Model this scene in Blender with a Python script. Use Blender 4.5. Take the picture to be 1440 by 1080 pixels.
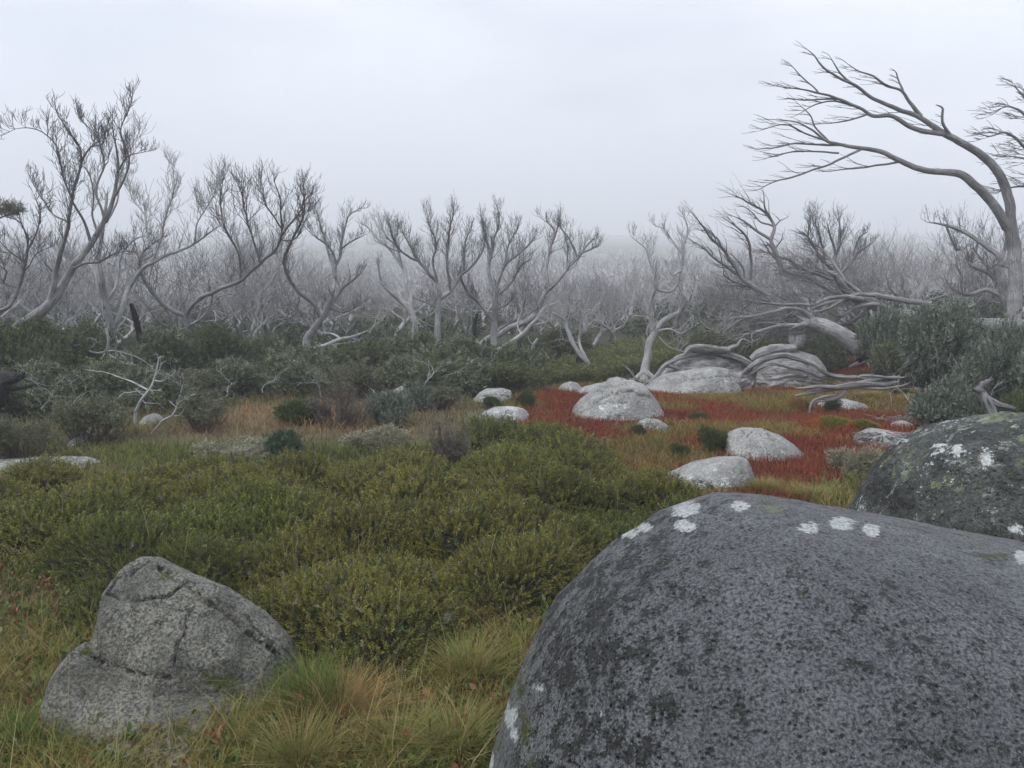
import bpy, math, random
import numpy as np
from mathutils import Vector, Matrix

# ------------------------------------------------------------------ camera, sky, sun, exposure
scene = bpy.context.scene
for o in list(bpy.data.objects):
    bpy.data.objects.remove(o, do_unlink=True)
COL = scene.collection

EYE = 1.70
PITCH = math.atan(100 / 1080.0)
FPX = 1080.0                                  # focal length in photo pixels (1440 wide)
cam_d = bpy.data.cameras.new('camera')
cam = bpy.data.objects.new('camera', cam_d)
COL.objects.link(cam)
cam.location = (0, 0, EYE)
cam.rotation_euler = (math.pi / 2 - PITCH, 0, 0)
cam_d.sensor_width = 36.0
cam_d.lens = 36.0 * FPX / 1440.0
cam_d.clip_start = 0.05
cam_d.clip_end = 5000
scene.camera = cam

world = bpy.data.worlds.new("World")
scene.world = world
world.use_nodes = True
SUN_EL, SUN_AZ = math.radians(62), math.radians(235)
def build_world():
    nt = world.node_tree
    nt.nodes.clear()
    N = nt.nodes.new
    out = N('ShaderNodeOutputWorld')
    bg = N('ShaderNodeBackground')
    sky = N('ShaderNodeTexSky')
    sky.sky_type = 'NISHITA'
    sky.sun_disc = False
    sky.sun_elevation = SUN_EL
    sky.sun_rotation = SUN_AZ
    sky.air_density = 1.0
    sky.dust_density = 3.0
    # an even overcast deck with faint soft banks of cloud covers most of the clear sky
    tc = N('ShaderNodeTexCoord')
    mp = N('ShaderNodeMapping'); mp.inputs['Scale'].default_value = (1.0, 1.0, 3.0)
    nz = N('ShaderNodeTexNoise'); nz.inputs['Scale'].default_value = 1.6; nz.inputs['Detail'].default_value = 4; nz.inputs['Roughness'].default_value = 0.5
    rp = N('ShaderNodeValToRGB')
    rp.color_ramp.elements[0].position = 0.36; rp.color_ramp.elements[0].color = (SKYC[0] * 0.55, SKYC[1] * 0.59, SKYC[2] * 0.66, 1)
    rp.color_ramp.elements[1].position = 0.64; rp.color_ramp.elements[1].color = (*SKYC, 1)
    mul = N('ShaderNodeVectorMath'); mul.operation = 'SCALE'; mul.inputs['Scale'].default_value = 1.0
    mul.inputs['Scale'].default_value = SKYK
    mix = N('ShaderNodeMix'); mix.data_type = 'RGBA'; mix.inputs[0].default_value = 0.94
    L = nt.links.new
    L(tc.outputs['Generated'], mp.inputs[0]); L(mp.outputs[0], nz.inputs['Vector'])
    L(nz.outputs['Fac'], rp.inputs[0]); L(rp.outputs[0], mul.inputs[0])
    # an overcast sky is brightest overhead and dimmer towards the horizon
    sx = N('ShaderNodeSeparateXYZ'); mr = N('ShaderNodeMapRange')
    mr.inputs[1].default_value = -0.05; mr.inputs[2].default_value = 0.9; mr.inputs[3].default_value = 0.66; mr.inputs[4].default_value = 1.05
    L(tc.outputs['Generated'], sx.inputs[0]); L(sx.outputs['Z'], mr.inputs[0]); L(mr.outputs[0], mul.inputs['Scale'])
    sc2 = N('ShaderNodeVectorMath'); sc2.operation = 'SCALE'; sc2.inputs['Scale'].default_value = SKYK
    L(mul.outputs[0], sc2.inputs[0]); mul = sc2
    L(sky.outputs[0], mix.inputs[6]); L(mul.outputs[0], mix.inputs[7])
    L(mix.outputs[2], bg.inputs[0]); bg.inputs[1].default_value = 0.1
    L(bg.outputs[0], out.inputs[0])
HAZE_D = 0.0029
SKYC = (0.90, 0.935, 1.0)
SKYK = 8.1
build_world()

sun_d = bpy.data.lights.new('sun', 'SUN')
sun_d.energy = 1.5
sun_d.angle = math.radians(28)
sun_d.color = (1.0, 0.97, 0.93)
sun = bpy.data.objects.new('sun', sun_d)
COL.objects.link(sun)
sun.rotation_euler = (math.pi / 2 - SUN_EL, 0, math.pi - SUN_AZ)

scene.view_settings.view_transform = 'Standard'
scene.view_settings.look = 'None'
scene.view_settings.exposure = 1.02
scene.view_settings.gamma = 1.0
scene.render.engine = 'CYCLES'
cy = scene.cycles
cy.use_denoising = True
try:
    cy.denoiser = 'OPENIMAGEDENOISE'; cy.denoising_prefilter = 'ACCURATE'
except Exception:
    pass
cy.max_bounces = 5; cy.diffuse_bounces = 3; cy.glossy_bounces = 1; cy.transmission_bounces = 1
cy.volume_bounces = 2; cy.transparent_max_bounces = 4
cy.use_adaptive_sampling = True
cy.adaptive_threshold = 0.02
cy.caustics_reflective = False; cy.caustics_refractive = False

# ------------------------------------------------------------------ view geometry helpers
SP, CP = math.sin(PITCH), math.cos(PITCH)
def ray(px, py):
    u = (px - 720.0) / FPX; v = (540.0 - py) / FPX
    return np.array([u, CP + v * SP, -SP + v * CP])
def P(px, py, Y):
    """point in the place seen at photo pixel px,py and standing Y metres ahead"""
    d = ray(px, py)
    return np.array([0, 0, EYE]) + d * (Y / d[1])
def project(p):
    p = np.asarray(p, float)
    x, y, z = p[..., 0], p[..., 1], p[..., 2] - EYE
    depth = y * CP - z * SP
    up = y * SP + z * CP
    dd = np.maximum(depth, 1e-3)
    return 720 + FPX * x / dd, 540 - FPX * up / dd, depth

# ------------------------------------------------------------------ noise
def _h(ix, iy, iz, s):
    n = (ix.astype(np.int64) * 374761393 + iy.astype(np.int64) * 668265263 + iz.astype(np.int64) * 2147483647 + s * 1274126177) & 0xffffffff
    n = ((n ^ (n >> 13)) * 1274126177) & 0xffffffff
    n = (n ^ (n >> 16)) & 0xffffff
    return n / float(0xffffff)
def vnoise(p, seed=0):
    p = np.asarray(p, float)
    f = np.floor(p); t = p - f; t = t * t * t * (t * (t * 6 - 15) + 10)
    i = f.astype(np.int64)
    x, y, z = i[..., 0], i[..., 1], i[..., 2]
    tx, ty, tz = t[..., 0], t[..., 1], t[..., 2]
    def c(a, b, d): return _h(x + a, y + b, z + d, seed)
    x00 = c(0,0,0) * (1-tx) + c(1,0,0) * tx
    x10 = c(0,1,0) * (1-tx) + c(1,1,0) * tx
    x01 = c(0,0,1) * (1-tx) + c(1,0,1) * tx
    x11 = c(0,1,1) * (1-tx) + c(1,1,1) * tx
    return ((x00 * (1-ty) + x10 * ty) * (1-tz) + (x01 * (1-ty) + x11 * ty) * tz) * 2 - 1
def fbm(p, octv=4, seed=0, gain=0.5):
    p = np.asarray(p, float); a = 1.0; s = 0; tot = 0
    for k in range(octv):
        s = s + a * vnoise(p * (2.03 ** k) + 17.3 * k, seed + k * 7); tot += a; a *= gain
    return s / tot
def n2(x, y, sc, octv=3, seed=0):
    x = np.asarray(x, float)
    return fbm(np.stack([x * sc, np.asarray(y, float) * sc, np.zeros_like(x) + seed * 3.1], -1), octv, seed)
def sstep(a, b, x):
    t = np.clip((np.asarray(x, float) - a) / (b - a), 0, 1)
    return t * t * (3 - 2 * t)

# ------------------------------------------------------------------ terrain height
TY = np.array([-60, 0, 6, 12, 18, 24, 32, 42, 60, 100, 160, 260, 420, 720, 1040])
TZ = np.array([-1.5, 0, 0, 0.0, 0.08, 0.35, 0.8, 1.7, 2.8, 5.0, 9.5, 18.5, 35, 68, 106])
def G(x, y):
    x = np.asarray(x, float); y = np.asarray(y, float)
    base = np.interp(y, TY, TZ)
    base = base + sstep(5, 14, x) * sstep(7, 20, y) * 0.85 * (1 - sstep(30, 60, y))
    base = base + sstep(3, 16, -x) * sstep(12, 30, y) * 0.35 * (1 - sstep(40, 70, y))
    far = sstep(60, 140, y)
    base = base + far * (n2(x, y, 0.009, 2, 5) * 5 * (1 - sstep(120, 260, y)) + 1.5 * np.sin(x * 0.012 + 2.0))
    base = base + n2(x, y, 0.16, 2, 3) * 0.10 * sstep(3, 10, y) + n2(x, y, 0.9, 3, 4) * 0.035
    return base
def Gs(x, y):
    return float(G(np.array([x]), np.array([y]))[0])

# ------------------------------------------------------------------ scene-object helpers
def link(o, parent=None):
    COL.objects.link(o)
    if parent is not None:
        o.parent = parent
    return o
def tag(o, label=None, cat=None, group=None, kind=None):
    if label: o['label'] = label
    if cat: o['category'] = cat
    if group: o['group'] = group
    if kind: o['kind'] = kind
    return o
def empty(name, loc, label=None, cat=None, group=None):
    o = bpy.data.objects.new(name, None)
    o.empty_display_size = 0.1
    o.location = tuple(loc)
    link(o)
    return tag(o, label, cat, group)
def mesh_np(name, V, faces_list, mat, attrs=None, smooth=True, origin=(0, 0, 0)):
    """faces_list: list of int arrays (n,3) / (n,4)"""
    V = np.asarray(V, np.float32) - np.asarray(origin, np.float32)
    me = bpy.data.meshes.new(name)
    fl = [np.asarray(f, np.int32) for f in faces_list if len(f)]
    nl = sum(f.size for f in fl); nf = sum(len(f) for f in fl)
    me.vertices.add(len(V)); me.vertices.foreach_set('co', V.ravel())
    me.loops.add(nl); me.loops.foreach_set('vertex_index', np.concatenate([f.ravel() for f in fl]))
    me.polygons.add(nf)
    tot = np.concatenate([np.full(len(f), f.shape[1], np.int32) for f in fl])
    st = np.concatenate([[0], np.cumsum(tot)[:-1]]).astype(np.int32)
    me.polygons.foreach_set('loop_start', st)
    me.update(calc_edges=True)
    me.polygons.foreach_set('use_smooth', np.full(nf, smooth, bool))
    for k, a in (attrs or {}).items():
        a = np.asarray(a, np.float32)
        if a.ndim == 1:
            at = me.attributes.new(k, 'FLOAT', 'POINT'); at.data.foreach_set('value', a)
        else:
            if a.shape[1] == 3: a = np.concatenate([a, np.ones((len(a), 1), np.float32)], 1)
            at = me.attributes.new(k, 'FLOAT_COLOR', 'POINT'); at.data.foreach_set('color', a.ravel())
    if mat: me.materials.append(mat)
    return me
def obj(name, me, parent=None, loc=(0, 0, 0)):
    o = bpy.data.objects.new(name, me)
    o.location = tuple(loc)
    return link(o, parent)

# ------------------------------------------------------------------ materials
class NT:
    def __init__(s, name, rough=0.9, spec=0.25):
        s.m = bpy.data.materials.new(name); s.m.use_nodes = True
        s.t = s.m.node_tree; s.t.nodes.clear()
        s.out = s.t.nodes.new('ShaderNodeOutputMaterial')
        s.b = s.t.nodes.new('ShaderNodeBsdfPrincipled')
        s.b.inputs['Roughness'].default_value = rough
        s.b.inputs['Specular IOR Level'].default_value = spec
        s.t.links.new(s.b.outputs[0], s.out.inputs[0])
        s.pos = s.t.nodes.new('ShaderNodeTexCoord').outputs['Object']
    def L(s, a, b): s.t.links.new(a, b)
    def noise(s, scale, detail=4, rough=0.55, vec=None, dist=0.0):
        n = s.t.nodes.new('ShaderNodeTexNoise'); n.inputs['Scale'].default_value = scale
        n.inputs['Detail'].default_value = detail; n.inputs['Roughness'].default_value = rough; n.inputs['Distortion'].default_value = dist
        s.L(vec or s.pos, n.inputs['Vector']); return n.outputs['Fac']
    def voro(s, scale, feature='F1', vec=None):
        n = s.t.nodes.new('ShaderNodeTexVoronoi'); n.feature = feature; n.inputs['Scale'].default_value = scale
        s.L(vec or s.pos, n.inputs['Vector']); return n
    def mapping(s, scale, rot=(0, 0, 0), vec=None):
        n = s.t.nodes.new('ShaderNodeMapping'); n.inputs['Scale'].default_value = scale; n.inputs['Rotation'].default_value = rot
        s.L(vec or s.pos, n.inputs[0]); return n.outputs[0]
    def attr(s, name, fac=False):
        n = s.t.nodes.new('ShaderNodeAttribute'); n.attribute_name = name
        return n.outputs['Fac'] if fac else n.outputs['Color']
    def ramp(s, fac, stops):
        n = s.t.nodes.new('ShaderNodeValToRGB'); cr = n.color_ramp
        while len(cr.elements) < len(stops): cr.elements.new(0.5)
        for e, (p, c) in zip(cr.elements, stops):
            e.position = p; e.color = (*c, 1) if hasattr(c, '__len__') else (c, c, c, 1)
        s.L(fac, n.inputs[0]); return n.outputs[0]
    def mix(s, fac, a, b, mode='MIX'):
        n = s.t.nodes.new('ShaderNodeMix'); n.data_type = 'RGBA'; n.blend_type = mode
        for i, v in ((0, fac), (6, a), (7, b)):
            if isinstance(v, (int, float)):
                n.inputs[i].default_value = v if i == 0 else (v, v, v, 1)
            elif isinstance(v, tuple): n.inputs[i].default_value = (*v, 1)
            else: s.L(v, n.inputs[i])
        return n.outputs[2]
    def math(s, op, a, b=0.0, clamp=False):
        n = s.t.nodes.new('ShaderNodeMath'); n.operation = op; n.use_clamp = clamp
        for i, v in ((0, a), (1, b)):
            if isinstance(v, (int, float)): n.inputs[i].default_value = v
            else: s.L(v, n.inputs[i])
        return n.outputs[0]
    def bump(s, h, strength, dist, normal=None):
        n = s.t.nodes.new('ShaderNodeBump'); n.inputs['Strength'].default_value = strength; n.inputs['Distance'].default_value = dist
        s.L(h, n.inputs['Height'])
        if normal is not None: s.L(normal, n.inputs['Normal'])
        return n.outputs[0]
    def done(s, color, normal=None):
        if isinstance(color, tuple): s.b.inputs['Base Color'].default_value = (*color, 1)
        else: s.L(color, s.b.inputs['Base Color'])
        if normal is not None: s.L(normal, s.b.inputs['Normal'])
        return s.m

def mat_ground():
    n = NT('soil and litter', 0.95, 0.15)
    c = n.attr('col')
    a = n.noise(3.0, 6, 0.65); b = n.noise(38, 4, 0.7)
    c = n.mix(n.ramp(a, [(0.35, 0.0), (0.7, 0.55)]), c, (0.055, 0.048, 0.03))
    c = n.mix(1.0, c, n.ramp(b, [(0.3, 0.45), (0.7, 1.35)]), 'MULTIPLY')
    h = n.math('ADD', a, n.math('MULTIPLY', b, 0.4))
    return n.done(c, n.bump(h, 0.9, 0.08))
def mat_col(name, var=0.0, rough=0.7, spec=0.25, transl=0.0):
    n = NT(name, rough, spec)
    c = n.attr('col')
    if var:
        v = n.noise(var, 2)
        c = n.mix(1.0, c, n.ramp(v, [(0.3, 0.62), (0.7, 1.3)]), 'MULTIPLY')
    m = n.done(c)
    if transl:
        t = n.t.nodes.new('ShaderNodeBsdfTranslucent'); n.L(c, t.inputs[0])
        mx = n.t.nodes.new('ShaderNodeMixShader'); mx.inputs[0].default_value = transl
        n.L(n.b.outputs[0], mx.inputs[1]); n.L(t.outputs[0], mx.inputs[2]); n.L(mx.outputs[0], n.out.inputs[0])
    return m
def mat_bark(name, pale, dark, twig, charred=0.0):
    """weathered wood: streaky pale trunk, greyer where it is thin (attribute rad)"""
    n = NT(name, 0.8, 0.3)
    gv = n.mapping((38, 38, 38), vec=n.attr('grain'))
    st = n.noise(1.0, 5, 0.7, gv)
    bl = n.noise(2.3, 4, 0.6)
    c = n.ramp(st, [(0.32, dark), (0.52, tuple((a + b) / 2 for a, b in zip(pale, dark))), (0.66, pale)])
    c = n.mix(n.ramp(bl, [(0.38, 0.0), (0.62, 0.6)]), c, tuple(x * 0.55 for x in dark))
    sp = n.noise(9.0, 3, 0.6, n.mapping((1.6, 1.6, 1)))
    c = n.mix(n.ramp(sp, [(0.66, 0.0), (0.70, 0.8)]), c, (0.03, 0.03, 0.032))
    c = n.mix(n.ramp(n.attr('rad', True), [(0.006, 1.0), (0.055, 0.0)]), c, n.mix(n.noise(4.0, 2), tuple(t * 0.7 for t in twig), tuple(t * 1.35 for t in twig)))
    if charred:
        c = n.mix(n.ramp(n.noise(1.6, 4, 0.6), [(0.60 - charred * 0.2, 0.0), (0.64 - charred * 0.2, 1.0)]), c, (0.014, 0.014, 0.015))
    cr = n.ramp(n.noise(1.9, 3, 0.6, gv), [(0.36, 1.0), (0.41, 0.0)])
    c = n.mix(n.math('MULTIPLY', cr, 0.85), c, tuple(x * 0.3 for x in dark))
    return n.done(c, n.bump(n.math('SUBTRACT', st, n.math('MULTIPLY', cr, 0.5)), 0.9, 0.03))
def mat_granite(name, base, dark, speck=(0.03, 0.03, 0.032), grain=70.0, dark_amt=0.55, bumpd=0.012, mossy=True, flecks=0.5, blotch=None, pits=0.25, rough=0.82):
    n = NT(name, 0.82, 0.35)
    g = n.noise(grain, 5, 0.75)
    m = n.noise(3.2, 6, 0.62)
    w = n.noise(13.0, 5, 0.65)
    c = n.mix(n.ramp(g, [(0.41, 0.0), (0.60, 1.0)]), dark, base)
    c = n.mix(n.ramp(m, [(0.42, 0.0), (0.66, dark_amt)]), c, tuple(x * 0.62 for x in dark))
    v = n.voro(grain * 0.55); 
    c = n.mix(n.math('MULTIPLY', n.ramp(v.outputs['Distance'], [(0.10, 1.0), (0.24, 0.0)]), n.ramp(w, [(0.45, 0.0), (0.62, flecks)])), c, speck)
    v2 = n.voro(grain * 0.9)
    c = n.mix(n.ramp(v2.outputs['Distance'], [(0.05, 0.5), (0.2, 0.0)]), c, tuple(min(0.6, x * 1.9) for x in base))
    if blotch:
        q = n.math('ADD', n.noise(blotch[0], 6, 0.7), n.math('MULTIPLY', n.noise(60, 3), 0.12))
        c = n.mix(n.ramp(q, [(blotch[1], 0.0), (blotch[1] + 0.03, 0.9)]), c, blotch[2])
    ed = n.math('MULTIPLY', n.math('SUBTRACT', n.math('ADD', n.noise(55, 6, 0.8), n.math('MULTIPLY', n.noise(16, 4), 0.7)), 0.85), 1.6)
    def over(c, name, col, col2, hard=0.06, k=1.0):
        f = n.ramp(n.math('ADD', n.attr(name, True), n.math('MULTIPLY', ed, k)), [(0.45, 0.0), (0.45 + hard, 1.0)])
        return n.mix(f, c, n.mix(n.ramp(n.noise(90, 3), [(0.4, 0.0), (0.6, 1.0)]), col, col2))
    c = over(c, 'black', (0.018, 0.018, 0.018), (0.05, 0.052, 0.05), 0.1, 1.6)
    c = over(c, 'moss', (0.035, 0.05, 0.012), (0.09, 0.10, 0.03), 0.1, 1.4)
    c = over(c, 'ygreen', (0.20, 0.235, 0.13), (0.13, 0.155, 0.085), 0.12, 1.5)
    c = over(c, 'lichen', (0.70, 0.73, 0.72), (0.40, 0.43, 0.43), 0.08, 1.0)
    pit = n.voro(grain * 0.42)
    h = n.math('ADD', n.math('MULTIPLY', g, 0.6), n.math('MULTIPLY', w, 0.8))
    h = n.math('ADD', h, n.math('MULTIPLY', n.ramp(pit.outputs['Distance'], [(0.0, 0.0), (0.35, 1.0)]), pits))
    n.L(n.ramp(w, [(0.4, rough - 0.22), (0.6, rough)]), n.b.inputs['Roughness'])
    c = n.mix(n.math('MULTIPLY', n.ramp(pit.outputs['Distance'], [(0.05, 1.0), (0.20, 0.0)]), min(0.7, pits)), c, speck)
    nb = n.bump(h, 1.0, bumpd)
    return n.done(c, nb)
# ------------------------------------------------------------------ ground, haze
M_GROUND = mat_ground()
RED_POLY = [(735,556),(700,575),(690,600),(760,605),(840,628),(900,665),(950,690),(1060,705),(1130,705),(1215,660),(1300,625),(1330,575),(1260,528),(1120,528),(1000,540),(930,538),(850,543),(800,541)]
def in_poly(x, y, poly):
    c = np.zeros(x.shape, bool); n = len(poly)
    for i in range(n):
        x1, y1 = poly[i]; x2, y2 = poly[(i + 1) % n]
        cond = ((y1 > y) != (y2 > y)) & (x < (x2 - x1) * (y - y1) / ((y2 - y1) + 1e-9) + x1)
        c ^= cond
    return c
def to_ground(poly):
    """photo outline of a patch of ground -> its outline on the ground plane, in metres"""
    out = []
    for px, py in poly:
        d = ray(px, py); t = EYE / max(1e-3, -d[2])
        for _ in range(6):
            q = np.array([0, 0, EYE]) + d * t
            t *= (EYE - Gs(q[0], q[1])) / max(1e-3, EYE - q[2])
        q = np.array([0, 0, EYE]) + d * t
        out.append((q[0], q[1]))
    return out
def on_ground(px, py):
    (x, y), = to_ground([(px, py)])
    return x, y, Gs(x, y)
RED = to_ground(RED_POLY)
HEATH = to_ground([(640,665),(700,655),(800,668),(880,690),(950,715),(990,722),(1010,760),(860,770),(800,840),(745,862),(685,885),(640,925),(560,972),(470,1000),(330,1000),(120,860),(40,800),(-120,830),(-200,715),(0,700),(140,690),(300,684),(470,674)])
HEATH2 = to_ground([(650,632),(700,622),(760,630),(860,664),(950,706),(700,712),(590,680)])
TAN = to_ground([(140,655),(250,610),(330,575),(470,555),(600,560),(680,570),(690,600),(640,640),(470,655),(300,668),(130,672),(-150,660),(-150,640)])
def zone_masks(x, y):
    jx = x + n2(x, y, 0.8, 3, 11) * 0.5; jy = y + n2(x, y, 0.8, 3, 12) * 0.7
    red = in_poly(jx, jy, RED)
    heath = in_poly(jx, jy, HEATH) | in_poly(jx, jy, HEATH2)
    tan = in_poly(jx, jy, TAN) & ~heath
    return red & ~heath, heath, tan
def build_ground():
    ys = np.concatenate([np.linspace(-40, 0.5, 20), np.arange(0.6, 9, 0.06), np.arange(9, 22, 0.13), np.arange(22, 60, 0.6), np.arange(60, 200, 4), np.arange(200, 1045, 20)])
    s = np.linspace(-1, 1, 361)
    xs1 = np.sign(s) * (np.abs(s) ** 1.6)
    V = []
    X = np.outer(np.interp(ys, [-40, 2, 10, 25, 1041], [60, 12, 16, 40, 770]), xs1)
    Y = np.repeat(ys[:, None], len(s), 1)
    Z = G(X.ravel(), Y.ravel())
    x, y = X.ravel(), Y.ravel()
    V = np.stack([x, y, Z], 1)
    ny, nx = X.shape
    idx = np.arange(ny * nx).reshape(ny, nx)
    F = np.stack([idx[:-1, :-1], idx[:-1, 1:], idx[1:, 1:], idx[1:, :-1]], -1).reshape(-1, 4)
    red, heath, tan = zone_masks(x, y)
    col = np.tile(np.array([0.085, 0.082, 0.038]), (len(x), 1))
    v = n2(x, y, 0.5, 4, 21)[:, None]
    col = col * (1 + 0.35 * v)
    col[heath] = (0.035, 0.036, 0.018)
    col[tan] = np.array([0.14, 0.12, 0.065]) * (1 + 0.4 * v[tan])
    col[red] = np.array([0.13, 0.045, 0.03]) * (1 + 0.5 * v[red])
    far = sstep(20, 32, y)[:, None]
    fc = np.array([0.075, 0.082, 0.05]) * (1 + 0.6 * n2(x, y, 0.05, 4, 23)[:, None])
    col = col * (1 - far) + fc * far
    me = mesh_np('ground', V, [F], M_GROUND, {'col': col})
    o = obj('ground', me); tag(o, 'alpine ground of dark soil, moss and plant litter rising into a foggy hillside', None, None, 'structure')
build_ground()

def build_haze(density=0.0105):
    n = bpy.data.materials.new('valley fog'); n.use_nodes = True
    t = n.node_tree; t.nodes.clear()
    out = t.nodes.new('ShaderNodeOutputMaterial'); v = t.nodes.new('ShaderNodeVolumePrincipled')
    v.inputs['Color'].default_value = (0.885, 0.905, 0.95, 1)
    v.inputs['Density'].default_value = density
    v.inputs['Anisotropy'].default_value = 0.0
    t.links.new(v.outputs[0], out.inputs['Volume'])
    x0, x1, y0, y1, z0, z1 = -780, 780, -45, 1052, -6, 122
    V = [(x, y, z) for x in (x0, x1) for y in (y0, y1) for z in (z0, z1)]
    F = [(0,1,3,2),(4,6,7,5),(0,4,5,1),(2,3,7,6),(0,2,6,4),(1,5,7,3)]
    me = mesh_np('haze', V, [np.array(F)], n, smooth=False)
    o = obj('haze', me); tag(o, 'pale grey mountain fog filling the air', None, None, 'stuff')
build_haze(HAZE_D)

# ------------------------------------------------------------------ boulders
M_BIG = mat_granite('wet dark granite', (0.27, 0.283, 0.295), (0.06, 0.063, 0.067), grain=120, dark_amt=0.38, bumpd=0.035, flecks=1.0, pits=1.0, rough=0.6)
M_LICH = mat_granite('lichen crusted granite', (0.13, 0.14, 0.13), (0.04, 0.043, 0.042), grain=75, dark_amt=0.7, bumpd=0.03, pits=0.7, blotch=(9.0, 0.63, (0.27, 0.30, 0.27)))
M_WEDGE = mat_granite('mossy grey granite', (0.31, 0.305, 0.26), (0.07, 0.071, 0.06), grain=80, dark_amt=0.8, bumpd=0.025, flecks=0.6)
M_PALE = mat_granite('pale weathered granite', (0.37, 0.37, 0.355), (0.20, 0.20, 0.197), grain=44, dark_amt=0.75, bumpd=0.02, flecks=0.5)
M_TANR = mat_granite('tan weathered granite', (0.36, 0.31, 0.25), (0.17, 0.14, 0.11), grain=38, dark_amt=0.35, bumpd=0.02, flecks=0.6)

def surf(nth, nph, prof, x0, x1, cy_, sy, z0, ecs=1.0, skew=0.0, botk=0.5, frontk=1.0, backk=1.0, pend=2.6):
    """closed boulder: top outline prof (x, height above z0) swept over rounded cross sections"""
    th = np.linspace(0.0, math.pi, nth); ph = np.linspace(0, 2 * math.pi, nph, endpoint=False)
    nx = -np.cos(th)
    x = (x0 + x1) / 2 + (x1 - x0) / 2 * nx
    pr = np.interp(x, [p[0] for p in prof], [p[1] for p in prof])
    dep = sy * (1 - np.abs(nx) ** pend) ** (1 / pend)
    pr = np.where((th < 1e-6) | (th > math.pi - 1e-6), 0, pr)
    c, s = np.cos(ph), np.sin(ph)
    e = ecs
    cc = np.sign(c) * np.abs(c) ** e; ss = np.sign(s) * np.abs(s) ** e
    X = np.repeat(x[:, None], nph, 1)
    Yk = np.where(cc < 0, frontk, backk)
    Y = cy_ + np.outer(dep, cc * Yk) + skew * np.outer(pr, np.maximum(ss, 0))
    Z = z0 + np.where(ss > 0, np.outer(pr, ss), np.outer(pr, ss * botk))
    V = np.stack([X, Y, Z], -1).reshape(-1, 3)
    idx = np.arange(nth * nph).reshape(nth, nph)
    nxt = np.roll(idx, -1, 1)
    F = np.stack([idx[:-1], nxt[:-1], nxt[1:], idx[1:]], -1).reshape(-1, 4)
    N = normals(V, F); c = V.mean(0)
    return V, (F if ((V - c) * N).sum() > 0 else F[:, ::-1])
def normals(V, F):
    fn = np.cross(V[F[:, 2]] - V[F[:, 0]], V[F[:, 3 if F.shape[1] > 3 else 2]] - V[F[:, 1]])
    N = np.zeros_like(V)
    for k in range(F.shape[1]):
        np.add.at(N, F[:, k], fn)
    return N / (np.linalg.norm(N, axis=1, keepdims=True) + 1e-12)
def fit(outline, prof, mk, Y, it=9):
    """raise or lower the profile until the boulder's skyline follows the outline in the photograph"""
    prof = [list(p) for p in prof]; ox = [o[0] for o in outline]; oy = [o[1] for o in outline]
    for _ in range(it):
        V, F = mk(prof, 90, 60)
        px, py, _d = project(V)
        for p in prof[1:-1]:
            sx, _sy, _dd = project(np.array([p[0], Y, p[1]]))
            q = np.abs(px - sx) < 14
            if not q.any(): continue
            err = py[q].min() - np.interp(sx, ox, oy)
            p[1] = max(0.02, p[1] + 0.55 * float(np.clip(err, -60, 60)) * Y / FPX)
    return [tuple(p) for p in prof]
def polydist(px, py, line):
    d = np.full(px.shape, 1e9)
    for (ax, ay), (bx, by) in zip(line[:-1], line[1:]):
        vx, vy = bx - ax, by - ay
        t = np.clip(((px - ax) * vx + (py - ay) * vy) / (vx * vx + vy * vy + 1e-9), 0, 1)
        d = np.minimum(d, np.hypot(px - ax - t * vx, py - ay - t * vy))
    return d
def facing(V, N):
    v = V - np.array([0, 0, EYE]); v /= np.linalg.norm(v, axis=1, keepdims=True)
    return (N * v).sum(1) < 0.05
def shape_rock(V, F, amp=0.03, sc=1.5, seed=0, fine=0.004, cracks=(), crackw=3.0, crackd=0.02, planes=()):
    for (nrm, off, soft) in planes:
        nrm = np.array(nrm, float); nrm /= np.linalg.norm(nrm)
        d = V @ nrm - off
        V = V - np.where(d > 0, d * (1 - soft), 0)[:, None] * nrm
    N = normals(V, F)
    V = V + N * (amp * fbm(V * sc, 4, seed) + fine * fbm(V * sc * 12, 3, seed + 5))[:, None]
    N = normals(V, F)
    if cracks:
        px, py, _ = project(V); f = facing(V, N)
        jx = px + fbm(V * 9, 3, 77) * 5; jy = py + fbm(V * 9, 3, 78) * 5
        for ln, w, dp in cracks:
            d = polydist(jx, jy, ln)
            V = V - N * (np.where(f, np.exp(-(d / w) ** 2), 0) * dp)[:, None]
    return V, F, normals(V, F)
def blobs(V, N, spots, seed=0, base=0.0):
    """mask of patches centred where photo pixels meet the rock; spots: (px,py,rx,ry)"""
    px, py, _ = project(V); f = facing(V, N); m = np.zeros(len(V))
    for sx, sy_, rx, ry in spots:
        d = np.hypot((px - sx) / rx, (py - sy_) / ry) + 0.55 * fbm(V * 17, 4, seed + 3)
        m = np.maximum(m, np.where(f, np.clip(1.08 - d * 0.7, 0, 1), 0))
    return m

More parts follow.
